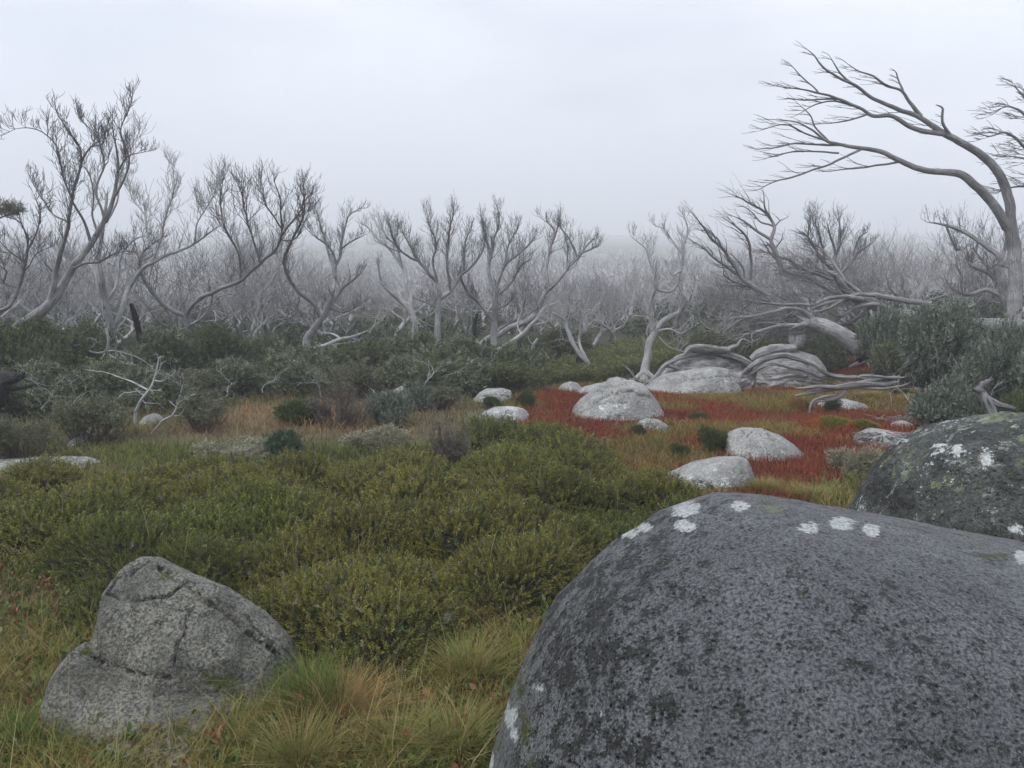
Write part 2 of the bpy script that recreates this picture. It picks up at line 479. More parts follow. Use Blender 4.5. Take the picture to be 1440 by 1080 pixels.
def big_boulder():
    out = [(640,1250),(672,1090),(700,982),(745,890),(800,812),(868,752),(925,716),(980,700),(1060,697),(1150,712),(1240,733),(1350,743),(1440,756),(1560,778),(1700,820),(1900,960),(2100,1250)]
    prof = [(-0.17, 0.0), (-0.14, 0.3), (-0.08, 0.5), (0.0, 0.7), (0.08, 0.8), (0.17, 0.9), (0.28, 1.0), (0.40, 1.05), (0.54, 1.1), (0.70, 1.1), (0.88, 1.1), (1.06, 1.1), (1.25, 1.05), (1.45, 1.0), (1.7, 0.95), (2.0, 0.85), (2.4, 0.6), (2.8, 0.35), (3.0, 0.1), (3.05, 0)]
    mk = lambda p, a, b: surf(a, b, p, -0.17, 3.05, 2.35, 1.15, -0.12, 0.92, 0.0, 0.2, 1.0, 1.0, 2.2)
    prof = fit(out, prof, mk, 2.35)
    sm = [prof[0]] + [(prof[k][0], 0.25 * prof[k-1][1] + 0.5 * prof[k][1] + 0.25 * prof[k+1][1]) if k > 3 else prof[k] for k in range(1, len(prof) - 1)] + [prof[-1]]
    V, F = mk(sm, 620, 560)
    V, F, N = shape_rock(V, F, 0.035, 1.1, 4, 0.006)
    px, py, _ = project(V)
    lich = blobs(V, N, [(963,716,21,13),(964,739,16,10),(884,748,15,10),(905,742,12,7),(1040,713,14,8),(1140,743,16,9),(1180,739,20,12),(1226,746,12,8),(1432,745,14,9),(1436,785,10,14),(708,985,8,22),(718,1010,9,18),(722,1032,6,14),(688,1062,6,10),(690,1075,5,8)], 4)
    lich = np.maximum(lich, blobs(V, N, [(758,968,14,9),(845,1003,8,12)], 4) * 0.62)
    f = facing(V, N)
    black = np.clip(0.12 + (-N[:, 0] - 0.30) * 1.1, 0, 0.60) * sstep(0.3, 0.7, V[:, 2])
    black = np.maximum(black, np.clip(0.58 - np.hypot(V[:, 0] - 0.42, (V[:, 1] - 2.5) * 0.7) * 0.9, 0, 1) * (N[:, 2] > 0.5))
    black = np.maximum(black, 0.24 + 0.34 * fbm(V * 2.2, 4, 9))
    black = np.maximum(black, blobs(V, N, [(1405,790,28,9),(760,1075,60,18),(800,1050,40,12)], 6) * 0.7)
    moss = np.where(f, np.clip(0.66 - polydist(px, py, [(722,930),(735,985),(738,1030),(748,1080)]) / 22, 0, 1), 0)
    moss = np.maximum(moss, blobs(V, N, [(690,1040,10,20),(1080,708,20,4),(1400,782,30,6)], 8) * 0.75)
    yg = blobs(V, N, [(1090,716,22,8)], 12) * 0.6
    lo = (0.9, 2.35, -0.1)
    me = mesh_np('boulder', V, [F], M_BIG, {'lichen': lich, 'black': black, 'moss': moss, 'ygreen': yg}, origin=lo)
    tag(obj('boulder', me, None, lo), 'huge smooth dark grey boulder with a few round white lichen spots along its top', 'boulder')
def lichen_boulder():
    Y = 4.2
    pts = [(1228,725),(1240,705),(1250,682),(1268,655),(1306,622),(1350,603),(1400,588),(1440,580),(1500,582),(1580,620),(1640,700),(1670,790)]
    z0 = -0.05
    prof = []
    for px, py in pts:
        p = P(px, py, Y); prof.append((p[0], p[2] - z0))
    prof = [(prof[0][0] - 0.06, 0)] + prof + [(prof[-1][0] + 0.05, 0)]
    V, F = surf(420, 400, prof, prof[0][0], prof[-1][0], Y, 1.0, z0, 0.85, 0.0, 0.2, 1, 1, 2.4)
    V, F, N = shape_rock(V, F, 0.05, 2.0, 14, 0.012)
    r = lambda s, k, o: o + k * fbm(V * s, 5, 31 + int(s), 0.6)
    up = np.clip(N[:, 2], 0, 1)
    black = r(2.6, 0.95, 0.47)
    lich = np.maximum(r(4.0, 0.8, 0.13), blobs(V, N, [(1345,632,13,9),(1388,645,13,16),(1318,626,12,5),(1432,745,14,9)], 3) * 0.8)
    yg = np.maximum(r(3.3, 0.85, 0.17), blobs(V, N, [(1437,618,10,6),(1318,682,8,7),(1432,652,9,10),(1350,690,7,7)], 9) * 0.7)
    lo = (V[:, 0].mean(), Y, 0)
    me = mesh_np('boulder', V, [F], M_LICH, {'lichen': lich, 'black': black, 'moss': r(5, 0.5, 0.1), 'ygreen': yg}, origin=lo)
    tag(obj('boulder', me, None, lo), 'rounded boulder crusted with black, white and yellow green lichen', 'boulder')
def wedge_boulder():
    Y = 3.35; z0 = -0.06
    pts = [(118,905),(133,868),(142,838),(160,806),(178,791),(200,791),(228,806),(262,822),(300,838),(345,868),(385,908),(418,955),(426,1000),(424,1040)]
    prof = []
    for px, py in pts:
        p = P(px, py, Y); prof.append((p[0], p[2] - z0))
    prof = [(prof[0][0] - 0.02, 0)] + prof + [(prof[-1][0] + 0.02, 0)]
    V, F = surf(420, 360, prof, prof[0][0], prof[-1][0], Y, 0.42, z0, 1.12, 0.12, 0.2, 1, 1, 3.0)
    cr = [([(166,812),(150,835),(170,843),(195,845),(235,838),(262,820)], 1.4, 0.022), ([(166,812),(185,808),(198,798),(206,792)], 1.3, 0.016),
          ([(262,868),(262,890),(252,905),(243,940)], 1.2, 0.014), ([(225,800),(262,822),(310,855),(350,890),(385,915),(412,950)], 2.4, 0.035),
          ([(125,925),(175,944),(240,956)], 1.6, 0.03)]
    pls = []
    for nv, (ax, ay, aY) in (((-0.30, -1, 0.34), (190, 900, 3.09)), ((0.42, -1, 0.30), (335, 930, 3.15)), ((-0.15, -0.55, 1.0), (212, 818, 3.31)), ((0.75, -0.15, 0.75), (330, 856, 3.35)), ((-1, -0.45, 0.25), (136, 880, 3.3))):
        nn = np.array(nv) / np.linalg.norm(nv); pls.append((nv, float(nn @ P(ax, ay, aY)), 0.05))
    V, F, N = shape_rock(V, F, 0.022, 2.6, 24, 0.007, cr, planes=pls)
    moss = blobs(V, N, [(318,955,26,20),(340,985,30,16),(395,950,14,20),(235,812,16,6)], 5) * 0.8
    moss = np.maximum(moss, np.clip(0.75 - (V[:, 2] + 0.02) * 4.5, 0, 1) * 0.85)
    yg = blobs(V, N, [(240,812,24,14),(345,928,8,8)], 5) * 0.45
    px, py, _ = project(V)
    black = np.clip(0.52 - polydist(px, py, [(225,797),(300,838),(345,868),(390,915),(425,960)]) / 22, 0, 1)
    black = np.maximum(black, 0.2 + 0.3 * fbm(V * 3, 4, 6))
    for ln, w, dp in cr: black = np.maximum(black, np.where(facing(V, N), np.clip(0.75 - polydist(px, py, ln) / (w * 1.5), 0, 1), 0))
    lo = (V[:, 0].mean(), Y, 0)
    root = empty('boulder', lo, 'angular grey granite boulder split by cracks and rising to a blunt peak among grass', 'boulder')
    me = mesh_np('block', V, [F], M_WEDGE, {'lichen': V[:, 0] * 0, 'black': black, 'moss': moss, 'ygreen': yg}, origin=lo)
    obj('block', me, root)
    pts = [(76,985),(80,955),(92,930),(108,914),(125,922),(150,934),(190,943),(250,956),(310,968),(360,990),(395,1020)]
    prof = []
    Y2 = Y - 0.22
    for px_, py_ in pts:
        p = P(px_, py_, Y2); prof.append((p[0], p[2] - z0))
    prof = [(prof[0][0] - 0.02, 0)] + prof + [(prof[-1][0] + 0.03, 0)]
    V, F = surf(260, 260, prof, prof[0][0], prof[-1][0], Y2, 0.33, z0, 1.0, 0.05, 0.2, 1, 1, 3.0)
    V, F, N = shape_rock(V, F, 0.02, 3.2, 29, 0.006)
    moss = np.clip(0.6 - (V[:, 2]) * 3.5, 0, 1) * 0.8
    moss = np.maximum(moss, blobs(V, N, [(122,918,10,8),(150,936,8,6)], 5))
    me = mesh_np('slab', V, [F], M_WEDGE, {'lichen': V[:, 0] * 0, 'black': 0.22 + 0.3 * fbm(V * 3, 4, 8), 'moss': moss, 'ygreen': V[:, 0] * 0}, origin=lo)
    obj('slab', me, root)
big_boulder(); lichen_boulder(); wedge_boulder()

def rock(label, pts, depth, seed, mat=None, name='rock', e=0.9, amp=0.06, cracks=(), sk=0.15, cat='rock', moss=0.15, lich=0.12, group=None, yg=0.0, front=1.0, base_py=None, n=150):
    """pts = top outline in photo pixels; its first and last points lie on the ground line"""
    xs = [p[0] for p in pts]; by = base_py or max(p[1] for p in pts)
    cxp = (xs[0] + xs[-1]) / 2
    gx, gy, gz = on_ground(cxp, by)
    Y = gy + depth * front * 0.8
    z0 = gz - 0.02
    prof = []
    for px, py in pts:
        p = P(px, py, Y); prof.append((p[0], max(0.0, p[2] - z0) + 0.015))
    w = prof[-1][0] - prof[0][0]
    prof = [(prof[0][0] - w * 0.02, 0)] + prof + [(prof[-1][0] + w * 0.02, 0)]
    V, F = surf(n, int(n * 0.9), prof, prof[0][0], prof[-1][0], Y, depth, z0, e, sk, 0.5, front, 1, 2.4)
    rr = np.random.default_rng(seed + 70); pls = []
    H_ = max(p[1] for p in prof)
    for q in range(5):
        a_ = rr.uniform(-2.6, -0.5); nv = np.array([math.cos(a_), math.sin(a_), rr.uniform(0.2, 1.6)]); nv /= np.linalg.norm(nv)
        dd = (V @ nv); pls.append((nv, float(dd.min() + (dd.max() - dd.min()) * rr.uniform(0.86, 0.95)), 0.25))
    V, F, N = shape_rock(V, F, amp * w * 0.45, 2.4 / max(0.4, w) * 1.2, seed, 0.008 * w, cracks, planes=pls)
    px, py, _ = project(V)
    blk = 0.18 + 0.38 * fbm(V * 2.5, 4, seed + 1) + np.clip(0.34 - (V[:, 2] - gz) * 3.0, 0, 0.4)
    for ln, ww, dp in cracks: blk = np.maximum(blk, np.where(facing(V, N), np.clip(0.6 - polydist(px, py, ln) / (ww * 1.6), 0, 1), 0))
    A = {'black': blk, 'moss': moss + 0.3 * fbm(V * 3, 3, seed + 2) + np.clip(0.35 - (V[:, 2] - z0) * 3, 0, 0.35), 'lichen': lich + 0.5 * fbm(V * 3.5, 4, seed + 3),
         'ygreen': yg + 0.4 * fbm(V * 3.1, 3, seed + 4)}
    lo = ((prof[0][0] + prof[-1][0]) / 2, Y, gz)
    me = mesh_np(name, V, [F], mat or M_PALE, A, origin=lo)
    return tag(obj(name, me, None, lo), label, cat, group)

R = rock
R('broad pale grey boulder with horizontal cracks rising out of the red meadow', [(806,590),(812,572),(828,556),(845,543),(862,537),(890,537),(905,542),(916,556),(924,568),(930,578)], 0.95, 1, cracks=[([(830,570),(860,555),(890,550),(915,560)],2.0,0.04),([(815,580),(850,566),(880,568)],1.8,0.03),([(850,545),(885,541)],1.6,0.03)], name='boulder', cat='boulder', base_py=592, e=1.0, n=240, yg=0.1)
R('egg shaped pale rock sitting alone on the red meadow', [(1021,640),(1024,622),(1034,610),(1050,606),(1075,607),(1100,616),(1118,628),(1128,640)], 0.5, 2, base_py=648, amp=0.03, n=200, e=0.8, moss=0.0)
R('low pale slab with a dark broken side beside the great smooth boulder', [(930,676),(960,668),(990,655),(1015,648),(1045,645),(1062,648),(1073,656),(1060,666)], 0.45, 3, base_py=690, cracks=[([(940,676),(985,676),(1005,690)],2.5,0.04)], n=200, e=0.75, sk=0.0)
R('flat white rock at the edge of the green heath', [(671,590),(680,582),(695,576),(715,574),(735,577),(744,584),(743,592)], 0.5, 4, e=0.6, base_py=595, moss=0.0, lich=0.2)
R('flat pale rock half sunk in brown grass behind the white one', [(666,562),(674,554),(685,549),(705,548),(718,552),(720,560)], 0.55, 5, e=0.7, base_py=566, cracks=[([(680,556),(700,554),(715,557)],1.6,0.04)])
R('smooth low pale rock where red meadow meets green heath', [(783,551),(790,543),(802,538),(812,540),(820,547)], 0.5, 6, base_py=552)
R('thin pale slab leaning against the cracked boulder', [(810,553),(822,546),(840,541),(858,540),(866,546)], 0.5, 7, base_py=556, e=0.7)
R('small pale rock behind the cracked boulder', [(850,541),(856,534),(868,531),(880,534),(886,541)], 0.5, 8, base_py=543)
R('small pale rock in red grass below the cracked boulder', [(896,603),(901,595),(912,590),(926,592),(938,599),(943,604)], 0.3, 9, base_py=606)
R('bright white flat rock among the shrubs', [(742,522),(752,514),(765,509),(780,511),(792,518)], 0.9, 10, base_py=525, e=0.6, lich=0.35, moss=0)
R('small rounded tan rock on the far grass', [(852,502),(857,495),(863,492),(869,496),(871,503)], 0.5, 11, M_TANR, base_py=504)
R('tan rock partly hidden by orange grass near charred trunks', [(837,488),(842,482),(850,480),(856,486),(858,490)], 0.5, 12, M_TANR, base_py=491)
R('flat pale rock with a leaning dead stick and green sprout', [(1154,575),(1166,567),(1180,563),(1198,564),(1214,569),(1218,574)], 0.5, 13, base_py=577, e=0.6, lich=0.25, moss=0)
R('flat grey rock littered with dead twigs', [(1208,622),(1218,612),(1235,607),(1255,609),(1270,618),(1280,628)], 0.38, 14, base_py=631, e=0.6)
R('thin sliver of grey rock near the blue green bush', [(1256,601),(1263,596),(1275,594),(1286,600)], 0.25, 15, base_py=603, e=0.7)
R('long flat pale slab flush with the green heath', [(-70,662),(-20,654),(20,652),(70,651),(110,652),(133,658)], 0.45, 16, base_py=664, e=0.55)
R('small whitish rock sliver at the frame edge in dark heath', [(-30,700),(-10,686),(10,684),(28,690),(30,700)], 0.3, 17, base_py=702, lich=0.3)
R('little pale round rock under a leggy shrub', [(101,628),(104,619),(112,615),(119,620),(121,628)], 0.25, 18, base_py=629)
R('pale rock tucked under a dead white branch', [(200,592),(205,586),(214,583),(222,587),(226,592)], 0.25, 19, base_py=597)
R('grey pale rock between two grey shrubs', [(548,562),(555,549),(566,543),(576,550),(580,562)], 0.5, 20, base_py=564)
R('grey rock ledge under the fallen silvery log', [(903,548),(918,537),(935,529),(965,524),(1000,519),(1024,520),(1033,530),(1036,540)], 0.9, 21, base_py=556, amp=0.05, n=220, name='boulder', cat='boulder', e=0.85, cracks=[([(960,536),(1000,530),(1040,528)],1.6,0.03)])
R('domed pale boulder gripped by weathered roots', [(1052,540),(1062,520),(1080,505),(1105,497),(1130,496),(1148,502),(1158,516),(1160,534)], 0.8, 22, base_py=546, n=220, name='boulder', cat='boulder', cracks=[([(1070,525),(1100,512),(1130,512)],2,0.03)])
R('small pale stone poking out of low plants near the smooth boulder', [(690,858),(700,850),(722,846),(742,849),(748,858)], 0.12, 23, base_py=862, e=0.7, yg=0.2)
R('lichen spotted grey stone half buried in the heath', [(598,895),(610,878),(628,868),(645,873),(655,892)], 0.14, 24, base_py=900)
R('little pale stone in litter below the wedge boulder', [(172,1018),(180,1012),(192,1012),(200,1020)], 0.05, 25, base_py=1022)
# ------------------------------------------------------------------ dead trees
M_BARK = mat_bark('weathered grey bark', (0.47, 0.46, 0.465), (0.22, 0.215, 0.22), (0.12, 0.115, 0.12))
M_WHITE = mat_bark('bleached white bark', (0.62, 0.61, 0.61), (0.33, 0.325, 0.33), (0.40, 0.395, 0.40))
M_GREYW = mat_bark('silvery dead wood', (0.47, 0.46, 0.455), (0.17, 0.165, 0.165), (0.24, 0.235, 0.24))
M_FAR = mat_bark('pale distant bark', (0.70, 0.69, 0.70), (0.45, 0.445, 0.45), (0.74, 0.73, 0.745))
def mat_char():
    n = NT('charred wood', 0.75, 0.3)
    v = n.noise(9, 5, 0.7, n.mapping((1, 1, 0.35)))
    c = n.ramp(v, [(0.4, (0.008, 0.008, 0.009)), (0.66, (0.03, 0.03, 0.032)), (0.76, (0.13, 0.13, 0.135))])
    return n.done(c, n.bump(v, 1.0, 0.05))
M_CHAR = mat_char()
rng = np.random.default_rng(7)

class Acc:
    def __init__(s): s.V = []; s.Q = []; s.R = []; s.S = []; s.n = 0
    def tube(s, pts, rad, k=6, lump=0.0, sd=0):
        pts = np.asarray(pts, float); rad = np.asarray(rad, float); n = len(pts)
        t = np.gradient(pts, axis=0); t /= np.linalg.norm(t, axis=1, keepdims=True) + 1e-9
        ref = np.array([0.31, 0.93, 0.2]) if abs(t[0][1]) < 0.8 else np.array([0.93, 0.1, 0.35])
        a = np.cross(t, ref); a /= np.linalg.norm(a, axis=1, keepdims=True) + 1e-9
        b = np.cross(t, a)
        an = np.linspace(0, 2 * math.pi, k, endpoint=False)
        rr = rad[:, None] * np.ones(k)
        if lump:
            q = np.stack([np.repeat(np.cumsum(np.full(n, 0.25))[:, None], k, 1), np.tile(np.cos(an) * 1.3, (n, 1)) + sd, np.tile(np.sin(an) * 1.3, (n, 1))], -1)
            rr = rr * (1 + lump * fbm(q * 1.6, 3, sd))
            q2 = np.stack([np.repeat(np.arange(n)[:, None] * 0.05, k, 1), np.tile(np.cos(an) * 2.6, (n, 1)) + sd, np.tile(np.sin(an) * 2.6, (n, 1))], -1)
            rr = rr * (1 + lump * 0.75 * fbm(q2, 3, sd + 9))
        V = pts[:, None, :] + a[:, None, :] * (rr * np.cos(an))[..., None] + b[:, None, :] * (rr * np.sin(an))[..., None]
        idx = np.arange(n * k).reshape(n, k) + s.n
        nx = np.roll(idx, -1, 1)
        s.Q.append(np.stack([idx[:-1], nx[:-1], nx[1:], idx[1:]], -1).reshape(-1, 4))
        ln = np.r_[0, np.cumsum(np.linalg.norm(np.diff(pts, axis=0), axis=1))]; o = (len(s.V) * 1.37) % 50
        s.S.append(np.stack([rr * np.cos(an) + o, rr * np.sin(an), np.repeat(ln[:, None] * 0.07, k, 1)], -1).reshape(-1, 3))
        s.V.append(V.reshape(-1, 3)); s.R.append(np.repeat(rad, k)); s.n += n * k
    def mesh(s, name, mat, origin=(0, 0, 0), extra=None):
        if not s.V: return None
        return mesh_np(name, np.concatenate(s.V), [np.concatenate(s.Q)], mat, {'rad': np.concatenate(s.R), 'grain': np.concatenate(s.S)}, origin=origin)
def unit(v): return v / (np.linalg.norm(v) + 1e-9)
def resample(pts, step, wob, r):
    """smooth line through the points with the small kinks of old wood"""
    pts = np.asarray(pts, float)
    if len(pts) < 3:
        m = (pts[0] + pts[-1]) / 2; pts = np.array([pts[0], m, pts[-1]])
    Pp = np.vstack([2 * pts[0] - pts[1], pts, 2 * pts[-1] - pts[-2]])
    out = []; par = []
    for i in range(1, len(Pp) - 2):
        L = np.linalg.norm(Pp[i + 1] - Pp[i]); m = max(2, int(math.ceil(L / step)))
        for k in range(m):
            t = k / m
            p = 0.5 * (2 * Pp[i] + (Pp[i + 1] - Pp[i - 1]) * t + (2 * Pp[i - 1] - 5 * Pp[i] + 4 * Pp[i + 1] - Pp[i + 2]) * t * t + (3 * Pp[i] - Pp[i - 1] - 3 * Pp[i + 1] + Pp[i + 2]) * t ** 3)
            out.append(p); par.append((i - 1 + t) / (len(pts) - 1))
    out.append(Pp[-2]); par.append(1.0)
    out = np.array(out); par = np.array(par)
    if wob > 0:
        s = np.cumsum(np.r_[0, np.linalg.norm(np.diff(out, axis=0), axis=1)])
        o = r.uniform(0, 100)
        d = np.stack([fbm(np.stack([s * 2.1 + o, s * 0 + 7 * k, s * 0], -1), 3, k) for k in range(3)], -1)
        fade = np.minimum(1, s / (0.15 * s[-1] + 1e-6))[:, None]
        out = out + d * wob * fade
    return out, par
def grow(acc, start, d, length, r0, level, cfg, r):
    n = max(4, int(length / cfg['seg']))
    p = np.array(start, float); d = unit(d); pts = [p.copy()]; ds = [d]
    bias = cfg['bias']
    for i in range(n):
        k = r.normal(0, cfg['kink'], 3)
        d = unit(d + k + bias * cfg['pull'] * (1.0 / n) * 3)
        p = p + d * length / n
        pts.append(p.copy()); ds.append(d)
    rad = np.maximum(r0 * (1 - np.linspace(0, 1, n + 1) ** 0.9 * 0.88), cfg['rmin'] * (1 - 0.45 * np.linspace(0, 1, n + 1)))
    acc.tube(np.array(pts), rad, 5 if r0 > cfg['rmin'] * 4 else 3 if r0 < cfg['rmin'] * 2 else 4)
    if level <= 0: return
    m = cfg['kids'][level]
    for j in range(m):
        t = 0.18 + 0.8 * (j + r.uniform(0.1, 0.9)) / m
        i = min(n - 1, int(t * n)); base = pts[i]
        perp = unit(np.cross(ds[i], r.normal(0, 1, 3)))
        a = math.radians(r.uniform(*cfg['ang']))
        nd = unit(ds[i] * math.cos(a) + perp * math.sin(a) + bias * cfg['pull'] * 0.35)
        grow(acc, base, nd, length * (r.uniform(0.55, 1.1) if level == 1 else r.uniform(0.5, 0.95)) * (1.15 - 0.45 * t), max(rad[i] * 0.52, cfg['rmin']), level - 1, cfg, r)
CFG = dict(seg=0.12, kink=0.25, bias=np.array([0, 0, 1.0]), pull=0.42, kids=[0, 2, 4, 4], ang=(20, 58), rmin=0.0044)
def sprout(acc, pts, rad, count, lmul, level, cfg, r, t0=0.3):
    """side branches along a limb"""
    n = len(pts); tot = np.linalg.norm(np.diff(pts, axis=0), axis=1).sum()
    tan = np.gradient(pts, axis=0)
    for j in range(count):
        t = t0 + (1 - t0) * (j + r.uniform(0, 1)) / count
        i = min(n - 1, int(t * (n - 1)))
        d = unit(tan[i]); perp = unit(np.cross(d, r.normal(0, 1, 3)))
        a = math.radians(r.uniform(*cfg['ang']))
        nd = unit(d * math.cos(a) + perp * math.sin(a) + cfg['bias'] * cfg['pull'] * 0.4)
        L = lmul * r.uniform(0.5, 1.1) * (1.2 - 0.55 * t)
        grow(acc, pts[i], nd, L, min(max(rad[i] * 0.6, cfg['rmin']), 0.02 * max(L, .5)), level, cfg, r)
    # the tip carries on into a fork
    for q in range(2):
        grow(acc, pts[-1], unit(tan[-1]) + r.normal(0, 0.3, 3), lmul * 0.5, max(rad[-1] * 0.9, cfg['rmin']), max(0, level - 1), cfg, r)

def traced(label, Y, trunk, limbs, mat=None, seed=1, name='dead_tree', cat='dead tree', twigs=8, lmul=0.9, level=2, cfg=None, char=None, buried=True,
           depth=0.22, group=None, lump=0.16, wob=0.05, slant=0.0):
    """trunk / limbs: lists of (px, py, width in px); every limb starts on an earlier one"""
    r = np.random.default_rng(seed); c = dict(CFG); c.update(cfg or {})
    mat = mat or M_BARK
    known = []          # (px, py, depth)
    def place(line, first):
        px = np.array([q[0] for q in line], float); py = np.array([q[1] for q in line], float)
        if first or not known: y = Y
        else: y = min(known, key=lambda k: (k[0] - px[0]) ** 2 + (k[1] - py[0]) ** 2)[2]
        pts = []; dr = 0 if first else r.normal(0, 1) * depth
        for i in range(len(line)):
            if i:
                step = math.hypot(px[i] - px[i - 1], py[i] - py[i - 1]) * Y / FPX
                y += step * (dr * 1.6 + r.normal(0, 0.12)) + slant * step
            pts.append(P(px[i], py[i], y)); known.append((px[i], py[i], y))
        w = np.array([q[2] for q in line], float) * Y / FPX / 2
        return np.array(pts), w
    tp, tw = place(trunk, True)
    if buried:
        g = Gs(tp[0][0], tp[0][1])
        if tp[0][2] > g - 0.05:
            tp = np.vstack([[tp[0][0], tp[0][1], g - 0.15], tp]); tw = np.r_[tw[0] * 1.25, tw]
    base = np.array([tp[0][0], tp[0][1], max(tp[0][2], Gs(tp[0][0], tp[0][1]))])
    root = empty(name, base, label, cat, group)
    pts, par = resample(tp, 0.10, wob * 0.6, r)
    rad = np.interp(par, np.linspace(0, 1, len(tw)), tw)
    A = Acc(); A.tube(pts, rad, 14 if lump < 0.25 else 28, lump, seed)
    # roots flare
    if buried and tw[0] > 0.05:
        for q in range(5):
            an = r.uniform(0, 6.28); e = np.array([math.cos(an), math.sin(an), 0])
            b = pts[0] + np.array([0, 0, 0.32]); L = tw[0] * 3.2
            A.tube(np.array([b, b + e * L * 0.4 - [0, 0, 0.16], b + e * L - [0, 0, 0.36]]), [tw[0] * 0.55, tw[0] * 0.45, tw[0] * 0.15], 7)
    if 0 < twigs < 6: sprout(A, pts, rad, max(2, twigs // 2), lmul * 0.8, level, c, r, 0.6)
    obj('trunk', A.mesh('trunk', mat, base), root)
    if twigs >= 6:
        A = Acc()
        sprout(A, pts, rad, max(2, twigs // 2), lmul * 0.8, level, c, r, 0.6)
        obj('twigs', A.mesh('twigs', mat, base), root)
    for ln in limbs:
        lp, lw = place(ln, False)
        pts, par = resample(lp, 0.10, wob, r)
        rad = np.maximum(np.interp(par, np.linspace(0, 1, len(lw)), lw), c['rmin'])
        A = Acc(); A.tube(pts, rad, 9 if lump < 0.25 else 22, lump * (0.6 if lump < 0.25 else 1.0), seed + 3 + int(pts[0][0] * 10) % 7)
        tot = np.linalg.norm(np.diff(pts, axis=0), axis=1).sum()
        cnt = max(2, int(round(twigs * (1.35 if twigs >= 7 else 1) * min(1.4, tot / 2.0))))
        sprout(A, pts, rad, cnt, lmul * min(1.0, 0.35 + tot / 3), level, c, r)
        obj('limb', A.mesh('limb', mat, base), root)
    if char:
        cp, cw = place([(a, b, w) for a, b, w in char], False)
        pts, par = resample(cp, 0.05, 0.02, r); rad = np.interp(par, np.linspace(0, 1, len(cw)), cw)
        A = Acc(); A.tube(pts, rad, 16, 0.6, seed + 9)
        obj('charred_base', A.mesh('charred_base', M_CHAR, base), root)
    return root
def Z(scale, ox, oy, line, ws=1.0):
    return [(ox + a / scale, oy + b / scale, w * ws) for a, b, w in line]
z1 = lambda *l: Z(2.348, 0, 100, l, 0.45)          # measured on enlargements of the photograph
z2 = lambda *l: Z(3.0, 400, 240, l, 0.66)
z3 = lambda *l: Z(3.0, 760, 240, l, 0.72)
z4 = lambda *l: Z(2.118, 1000, 50, l, 0.86)
z6 = lambda *l: Z(2.842, 0, 120, l)
T = traced

# the tall wind-bent tree
WIND = dict(bias=np.array([-1.0, 0.0, 0.18]), pull=0.75, ang=(15, 38), kids=[0, 2, 3, 4], kink=0.15, seg=0.12, rmin=0.0075)
T('tall smooth grey dead tree with two long limbs swept sideways by wind', 20.0,
  [(1424,505,24),(1426,455,19),(1428,400,17.5),(1426,350,17),(1421,322,17)],
  [z4((893,580,19),(892,540,15),(888,495,15),(868,430,14),(838,385,13),(795,347,12),(745,318,11),(690,288,10),(650,262,8),(600,235,7),(540,212,6),(480,185,5),(430,150,4.5),(380,125,3.5),(330,90,3),(310,60,2),(290,42,1)),
   z4((885,570,19),(868,545,15),(830,490,14),(780,440,13),(738,412,12),(680,406,10),(610,395,9),(560,370,8),(500,345,7),(440,335,6),(390,325,5),(340,310,4),(300,280,3),(250,255,2),(180,250,1)),
   z4((690,292,9),(640,285,7.5),(590,268,7),(540,240,6),(480,240,5.5),(440,215,4.5),(380,190,4),(320,170,3),(260,160,2),(185,148,1)),
   z4((625,240,7),(590,200,5),(565,165,4),(520,150,3.5),(480,120,3),(440,105,2),(405,85,1)),
   z4((572,172,4),(560,140,2.5),(552,110,2)),
   z4((708,292,6),(698,275,4.5),(690,255,4),(692,218,3.5)),
   z4((430,150,3.5),(380,110,2.5),(355,65,1)),
   z4((320,170,2.5),(280,130,2),(235,85,1)),
   z4((380,190,3),(300,190,2),(230,190,1)),
   z4((440,215,3),(370,195,2.5),(310,205,2),(260,235,1)),
   z4((475,232,3),(400,255,2.5),(330,262,1)),
   z4((400,325,4),(320,325,3),(250,320,2.5),(200,330,2),(140,340,1)),
   z4((445,340,4),(380,370,3.5),(320,395,3),(240,420,2.5),(190,435,2),(145,458,1)),
   z4((562,376,3.5),(500,385,3),(420,395,2.5),(350,405,1)),
   z4((350,315,3),(310,270,2.5),(290,235,2),(260,205,1)),
   z4((340,310,3),(280,290,2.5),(220,265,2),(150,280,1)),
   z4((380,350,3),(300,345,2.5),(220,350,2),(165,365,1))],
  seed=11, twigs=6, lmul=0.75, level=1, cfg=WIND, lump=0.10, wob=0.03, depth=0.10)
# crown reaching in from beyond the frame
T('dead tree mostly beyond the frame edge, reaching in with thin wiry branches', 19.0,
  [(1545,520,24),(1540,420,20),(1525,330,16),(1505,270,12)],
  [[(1510,290,9),(1475,240,6),(1440,205,4),(1415,188,3),(1395,192,2),(1380,188,1)], [(1495,260,7),(1465,200,5),(1440,160,4),(1420,150,2),(1400,155,1)],
   [(1480,240,5),(1455,225,4),(1430,222,2),(1405,218,1)], [(1515,300,7),(1470,265,5),(1430,262,3),(1400,270,1)], [(1505,275,7),(1470,175,5),(1440,135,3),(1425,120,1)]],
  seed=12, twigs=6, lmul=0.8, level=2, cfg=dict(WIND, pull=0.5, ang=(20, 50)))
